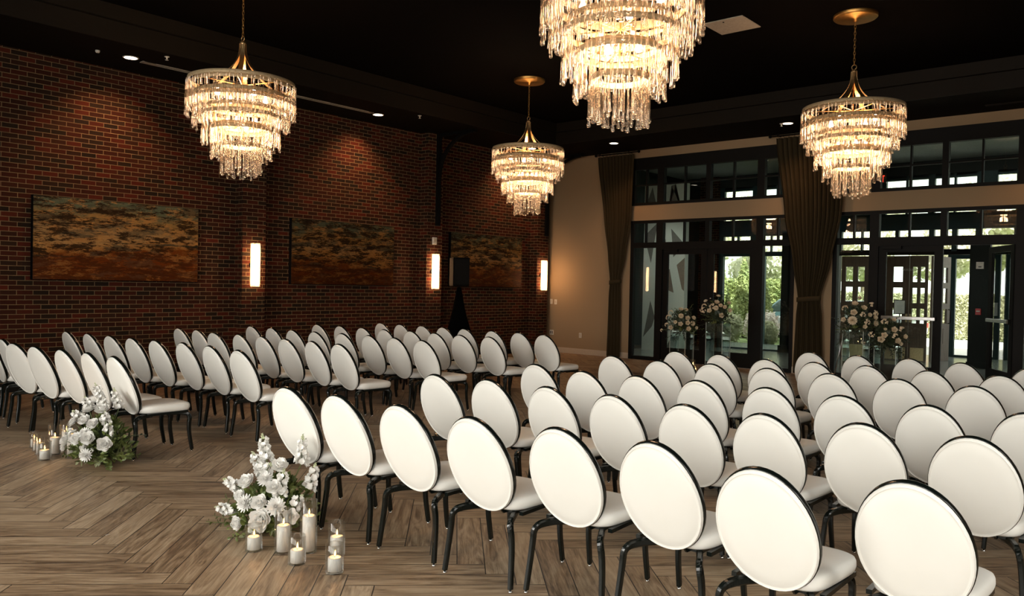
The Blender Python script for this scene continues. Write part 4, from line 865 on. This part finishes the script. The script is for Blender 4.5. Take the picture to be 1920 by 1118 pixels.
def arrangement(name, label, cat, C0, blooms, stocks, sprays, rose, dah, clu, seed, leafmat, group, fill, coremat='leafd'):
    rn = random.Random(seed); C0 = Vector(C0); t = thing(name, label, cat, C0, 0, group)
    b = B(); core(b, (0, 0, fill[2]*.42), (fill[0]*.5, fill[1]*.5, fill[2]*.42), 2); link('moss_base', b, coremat, t, True)
    cen = Vector((0, 0, fill[2]*.35))
    for x, y, z, r, k in blooms:
        p = Vector((x, y, z))-C0; d = (p-cen).normalized(); d = (d+Vector((.35, -.35, .25))).normalized()
        me = rn.choice({0: rose, 1: dah, 2: clu}[k]); nm = {0: 'rose_bloom', 1: 'dahlia_bloom', 2: 'floret_cluster'}[k]
        o = inst(nm, me, None, t, p-d*r*.35); o.rotation_euler = d.to_track_quat('Z', 'Y').to_euler(); s = r*((1.18 if k == 0 else 1.1) if rose is WR else 1.); o.scale = (s, s, s)
        b = B(); sweep(b, [cen*.6, p-d*r*.35], .0025, 5); link('bloom_stem', b, 'stem', t)
    for a, z in stocks: stock(t, cen*.4, Vector(a)-C0, Vector(z)-C0, rn)
    for k, (tip, n, ln, wd, mt, dr) in enumerate(sprays): spray('foliage_sprig', t, cen*.5, Vector(tip)-C0, n, ln, wd, mt, rn, dr)
    # leafy filling
    b = B()
    for k in range(fill[3]):
        a = rn.random()*2*PI; e_ = rn.random()**.7*PI/2*.95; d = Vector((math.cos(a)*math.cos(e_), math.sin(a)*math.cos(e_), math.sin(e_)))
        p = Vector((d.x*fill[0], d.y*fill[1], d.z*fill[2]))*rn.uniform(.4, .92)+Vector((0, 0, .02)); d2 = (d+Vector((rn.gauss(0, .5), rn.gauss(0, .5), rn.gauss(0, .4)))).normalized(); p = p-d2*fill[4]*.3
        if p.z < .012 and fill[5]: p.z = .012+rn.random()*.02; d2.z = abs(d2.z)*.3
        n2 = d2.orthogonal().normalized(); n2 = Matrix.Rotation(rn.random()*6.28, 3, d2) @ n2; leaf_blade(b, p, d2, n2, fill[4]*rn.uniform(.7, 1.2), fill[4]*.24)
    o = link('leaf_filling', b, leafmat, t); o['kind'] = 'stuff'
    return t
RB = [(7.767, -12.725, 0.334, 0.045, 0), (7.918, -12.581, 0.436, 0.045, 0), (7.981, -12.665, 0.326, 0.04, 0), (7.904, -12.678, 0.368, 0.045, 1), (7.813, -12.77, 0.215, 0.052, 1), (7.937, -12.736, 0.233, 0.042, 0), (8.034, -12.682, 0.219, 0.053, 1), (7.965, -12.747, 0.134, 0.058, 0), (7.775, -12.79, 0.081, 0.036, 0), (8.104, -12.62, 0.159, 0.04, 0), (7.755, -12.761, 0.247, 0.034, 0)]
RS = [((7.776, -12.585, .44), (7.668, -12.557, .603)), ((7.80, -12.62, .36), (7.621, -12.599, .484)), ((7.901, -12.41, .42), (7.899, -12.401, .611)), ((7.983, -12.403, .27), (7.987, -12.359, .431)), ((7.57, -12.66, .25), (7.48, -12.722, .300)), ((7.59, -12.684, .10), (7.46, -12.767, .119)), ((7.998, -12.625, .27), (7.951, -12.571, .42)), ((8.06, -12.57, .20), (8.055, -12.501, .26)), ((7.839, -12.643, .37), (7.864, -12.609, .45))]
def rim_sprays(C0, rx, ry, n, z0, z1, ln, mats, seed, dr=.6):
    rn = random.Random(seed); out = []
    for k in range(n):
        a = 2*PI*k/n+rn.uniform(-.2, .2); q = rn.uniform(.85, 1.15); out.append(((C0[0]+rx*q*math.cos(a), C0[1]+ry*q*math.sin(a), rn.uniform(z0, z1)), 14, ln, ln*.26, rn.choice(mats), dr))
    return out
ca = (7.80, -12.53, 0)
arrangement('floor_flower_arrangement', 'white rose and dahlia mound on the floor beside the right aisle chair', 'flowers', ca, RB, RS,
    [((7.42, -12.76, .05), 18, .05, .015, 'leafl', .3), ((7.45, -12.82, .03), 18, .05, .015, 'leaf', .5), ((7.5, -12.74, .17), 16, .05, .016, 'leafl', .0), ((7.86, -12.9, .03), 14, .05, .018, 'leaf', .6)]
    + rim_sprays(ca, .33, .28, 15, .03, .14, .055, ['leaf', 'leaf', 'leafl'], 5), WR, WD, WC, 21, 'leaf', None, (.34, .28, .36, 900, .06, 1))
LB = [(4.991, -12.598, 0.451, 0.05, 0), (5.191, -12.567, 0.472, 0.05, 0), (4.931, -12.705, 0.351, 0.05, 1), (5.124, -12.683, 0.382, 0.045, 0), (5.244, -12.662, 0.365, 0.04, 0), (4.916, -12.76, 0.183, 0.05, 0), (5.139, -12.746, 0.235, 0.05, 0), (5.21, -12.715, 0.29, 0.05, 1), (5.268, -12.707, 0.253, 0.05, 0), (5.394, -12.627, 0.209, 0.052, 0), (5.275, -12.734, 0.112, 0.05, 1), (4.917, -12.772, 0.125, 0.03, 0)]
LS = [((5.141, -12.528, .50), (5.012, -12.557, .68)), ((5.156, -12.41, .46), (5.119, -12.441, .64)), ((4.999, -12.60, .46), (4.94, -12.61, .56)), ((5.331, -12.585, .29), (5.33, -12.551, .37)), ((5.213, -12.681, .16), (5.086, -12.699, .13)), ((4.96, -12.66, .38), (4.90, -12.696, .44)), ((5.285, -12.576, .37), (5.238, -12.56, .46)), ((4.96, -12.70, .24), (4.88, -12.73, .27))]
ca = (5.12, -12.52, 0)
arrangement('floor_flower_arrangement', 'white rose mound on the floor beside the left block aisle chair', 'flowers', ca, LB, LS,
    [((4.72, -12.72, .03), 16, .05, .016, 'leaf', .5), ((5.5, -12.62, .02), 16, .05, .018, 'leaf', .6), ((5.45, -12.3, .25), 16, .05, .015, 'leafd', 0), ((5.5, -12.45, .16), 16, .05, .015, 'leaf', 0)]
    + rim_sprays(ca, .34, .27, 15, .03, .2, .055, ['leaf', 'leaf', 'leafl'], 6), WR, WD, WC, 22, 'leaf', None, (.35, .28, .41, 950, .062, 1))
A1 = [(4.46, -1.293, 1.203, 0.046, 0), (4.55, -1.254, 1.195, 0.041, 0), (4.542, -1.433, 1.08, 0.054, 1), (4.663, -1.387, 1.037, 0.046, 0), (4.734, -1.276, 1.045, 0.041, 0), (4.746, -1.326, 0.937, 0.052, 1), (4.558, -1.477, 0.92, 0.044, 0), (4.453, -1.497, 0.952, 0.036, 0), (4.677, -1.408, 0.944, 0.045, 0), (4.346, -1.482, 0.84, 0.044, 0), (4.684, -1.383, 0.83, 0.046, 0), (4.273, -1.445, 1.041, 0.066, 2), (4.268, -1.361, 1.139, 0.055, 2), (4.236, -1.456, 0.891, 0.046, 2), (4.066, -1.353, 0.764, 0.04, 2), (4.768, -1.22, 0.846, 0.033, 0)]
A2 = [(4.996, -1.309, 1.379, 0.039, 0), (5.207, -1.195, 1.482, 0.04, 0), (5.277, -1.397, 1.368, 0.044, 0), (5.219, -1.466, 1.287, 0.063, 2), (5.298, -1.468, 1.261, 0.05, 1), (5.175, -1.495, 1.204, 0.044, 0), (5.366, -1.419, 1.308, 0.039, 0), (5.52, -1.347, 1.218, 0.044, 0), (5.404, -1.451, 1.12, 0.047, 0), (5.025, -1.428, 1.289, 0.053, 2), (5.005, -1.451, 1.208, 0.061, 2), (5.44, -1.394, 1.278, 0.039, 0), (5.461, -1.268, 1.357, 0.035, 0)]
A3 = [(7.798, -1.36, 1.42, 0.051, 0), (7.956, -1.38, 1.353, 0.047, 0), (7.82, -1.476, 1.269, 0.054, 0), (7.655, -1.418, 1.339, 0.056, 2), (7.96, -1.445, 1.241, 0.047, 2), (8.052, -1.379, 1.235, 0.037, 0), (8.117, -1.298, 1.195, 0.044, 0), (7.656, -1.482, 1.141, 0.041, 0), (7.81, -1.499, 1.135, 0.077, 1), (8.126, -1.265, 1.094, 0.055, 1), (7.99, -1.419, 1.035, 0.037, 0), (8.108, -1.251, 1.269, 0.05, 2), (8.027, -1.416, 1.117, 0.05, 2), (7.815, -1.19, 1.514, 0.038, 0), (8.01, -1.149, 1.409, 0.051, 2)]
A4 = [(8.292, -1.406, 1.138, 0.055, 2), (8.463, -1.451, 1.011, 0.049, 0), (8.33, -1.483, 1.013, 0.025, 0), (8.324, -1.498, 0.916, 0.046, 0), (8.27, -1.489, 0.842, 0.053, 0), (8.104, -1.469, 0.914, 0.05, 2), (8.611, -1.368, 0.902, 0.039, 0), (8.559, -1.386, 1.027, 0.049, 2), (7.919, -1.273, 0.761, 0.044, 2), (8.419, -1.335, 1.167, 0.036, 0), (8.514, -1.426, 0.829, 0.046, 0), (8.547, -1.374, 0.78, 0.033, 0), (8.483, -1.458, 0.911, 0.049, 2)]
def pedestal(x, y, h, label):
    t = thing('clear_pedestal', label, 'pedestal', (x, y, 0), 0, 'clear acrylic flower pedestals'); s = .17
    for a, c, d, e in ((-s, s, -s, -s+.008), (-s, s, s-.008, s), (-s, -s+.008, -s+.008, s-.008), (s-.008, s, -s+.008, s-.008)): link('side_panel', box(B(), a, c, d, e, .002, h-.01), 'acrylic', t)
    link('top_panel', box(B(), -s, s, -s, s, h-.01, h), 'acrylic', t)
    for a, c in ((-s, -s), (s, -s), (-s, s), (s, s)): link('polished_edge', box(B(), a-.004, a+.004, c-.004, c+.004, .001, h-.001), 'edge', t)
for (x, y, h, pl), (fl, fk, seed) in zip(((4.44, -1.2, .76, 'shorter clear pedestal left of the altar, leftmost of the four'), (5.22, -1.2, .97, 'taller clear pedestal left of the altar, behind the candles'), (7.78, -1.2, .95, 'taller clear pedestal right of the altar, beside the right drape'), (8.30, -1.2, .72, 'shorter clear pedestal right of the altar, rightmost of the four')),
        ((A1, 'cream rose arrangement on the leftmost clear pedestal', 31), (A2, 'cream rose arrangement in front of the bright left door glass', 32), (A3, 'higher cream rose arrangement beside the right drape', 33), (A4, 'lower trailing cream rose arrangement at the right of the altar', 34))):
    pedestal(x, y, h, pl); c = (x, y, h)
    sp = rim_sprays(c, .40, .34, 16, h-.10, h+.22, .05, ['leafd', 'leafd', 'leaf'], seed, .5) + rim_sprays(c, .30, .28, 8, h-.30, h-.12, .045, ['leafd'], seed+50, .9) + rim_sprays(c, .25, .2, 7, h+.40, h+.56, .045, ['leafd', 'leaf'], seed+90, 0)
    if seed == 34: sp += [((8.65, -1.55, .48), 16, .045, .012, 'leafd', 1), ((8.70, -1.45, .55), 16, .045, .012, 'leafd', 1), ((8.0, -1.5, .5), 16, .045, .012, 'leafd', 1)]
    arrangement('altar_flower_arrangement', fk, 'flowers', c, fl, [], sp, CR, CD, CC, seed, 'leafd', 'cream flower arrangements on clear pedestals', (.36, .30, .46, 700, .05, 0))

# ------------------------------------------------------------------ candles
def candle_in_glass(x, y, gh, chh, R_=.052, r_=.037, lab='', glab='', grp='', lit=True, pw=.5):
    t = thing('glass_cylinder', glab, 'vase', (x, y, 0), 0, 'clear glass candle cylinders '+grp)
    b = B(); lathe(b, [(R_-.004, .0005), (R_, .003), (R_, gh-.001), (R_-.0015, gh), (R_-.003, gh-.001), (R_-.003, .011), (.004, .011)], 32, cap0=True, cap1=True); link('glass_wall', b, 'vase', t, True)
    t = thing('pillar_candle', lab, 'candle', (x+.002, y, .0115), 0, 'white pillar candles '+grp); h = chh-.0115
    b = B(); lathe(b, [(r_-.002, 0), (r_, .002), (r_, h-.004), (r_-.004, h), (r_*.7, h-.0025), (r_*.3, h-.004), (.003, h-.004)], 32); link('wax', b, 'wax', t, True)
    b = B(); sweep(b, [(0, 0, h-.004), (.0005, 0, h+.004), (.002, 0, h+.010)], .0011, 6); link('wick', b, 'wick', t)
    b = B(); lathe(b, [(.0008, 0), (.0042, .006), (.0050, .011), (.0036, .019), (.0016, .027), (.0004, .033)], 12); link('flame', b, 'flame', t, True, (.002, 0, h+.006))
    l = light('candle_light', 'POINT', (.002, 0, h+.02), pw, (1, .45, .14), size=.008); l.parent = t
G = 'by the right aisle chair'
for x, y, gh, chh, d in ((8.088, -12.862, .155, .088, 'leftmost short'), (8.238, -12.76, .26, .166, 'left tall'), (8.335, -12.65, .312, .220, 'tallest'), (8.458, -12.812, .165, .085, 'middle short'), (8.50, -12.57, .20, .115, 'rear right'), (8.722, -12.748, .162, .087, 'front right')):
    candle_in_glass(x, y, gh, chh, .050, .0375, 'lit %s white pillar candle before the nearer white flower mound' % d, 'clear cylinder around the %s candle before the nearer flower mound' % d, G)
G = 'by the left aisle chair'
for x, y, gh, chh, R_, r_, d in ((4.078, -12.724, .15, .080, .036, .027, 'far left small'), (4.255, -12.76, .155, .085, .036, .027, 'second small'), (4.700, -12.845, .165, .088, .055, .040, 'front short'), (4.52, -12.70, .265, .155, .055, .040, 'middle tall'), (4.40, -12.56, .28, .18, .055, .038, 'rear left tall'), (4.70, -12.62, .30, .205, .055, .042, 'tallest'), (4.42, -12.79, .15, .10, .040, .028, 'third small')):
    candle_in_glass(x, y, gh, chh, R_, r_, 'lit %s white candle left of the farther white flower mound' % d, 'clear cylinder around the %s candle left of the farther mound' % d, G)
G = 'at the altar'
for x, y, gh, chh, d in ((4.20, -1.52, .2, .09, 'candle beneath the leftmost clear pedestal flowers'), (4.83, -1.45, .24, .15, 'taller candle between the two left clear pedestals'), (4.98, -1.62, .15, .07, 'short candle in front of the left clear pedestals'), (4.86, -1.68, .13, .06, 'lowest candle in front of the left clear pedestals'), (7.45, -1.45, .2, .1, 'candle left of the right clear pedestals'), (8.05, -1.5, .22, .13, 'candle between the two right clear pedestals')):
    candle_in_glass(x, y, gh, chh, .045, .033, 'lit white '+d, 'glass cylinder around the '+d, G, pw=.8)
t = thing('easel', 'thin clear-and-metal easel leaning behind the right pedestals', 'easel', (7.45, -.75, 0)); 
for q in ((-.12, -.06), (.12, -.06), (0, .2)):
    b = B(); sweep(b, [(q[0]*1.4, q[1]*1.2, .006), (0, 0, 1.05)], .008, 8); link('leg', b, 'steel', t, True)
t = thing('fallen_petal', 'single white petal lying on the bare floor at lower left', 'petal', (7.19, -13.34, .001)); b = B(); petal(b, Vector((0, 0, .001)), Vector((1, .2, 0)).normalized(), Vector((0, 0, 1)), .03, .012, .3, rnd); link('petal_blade', b, 'petal', t)
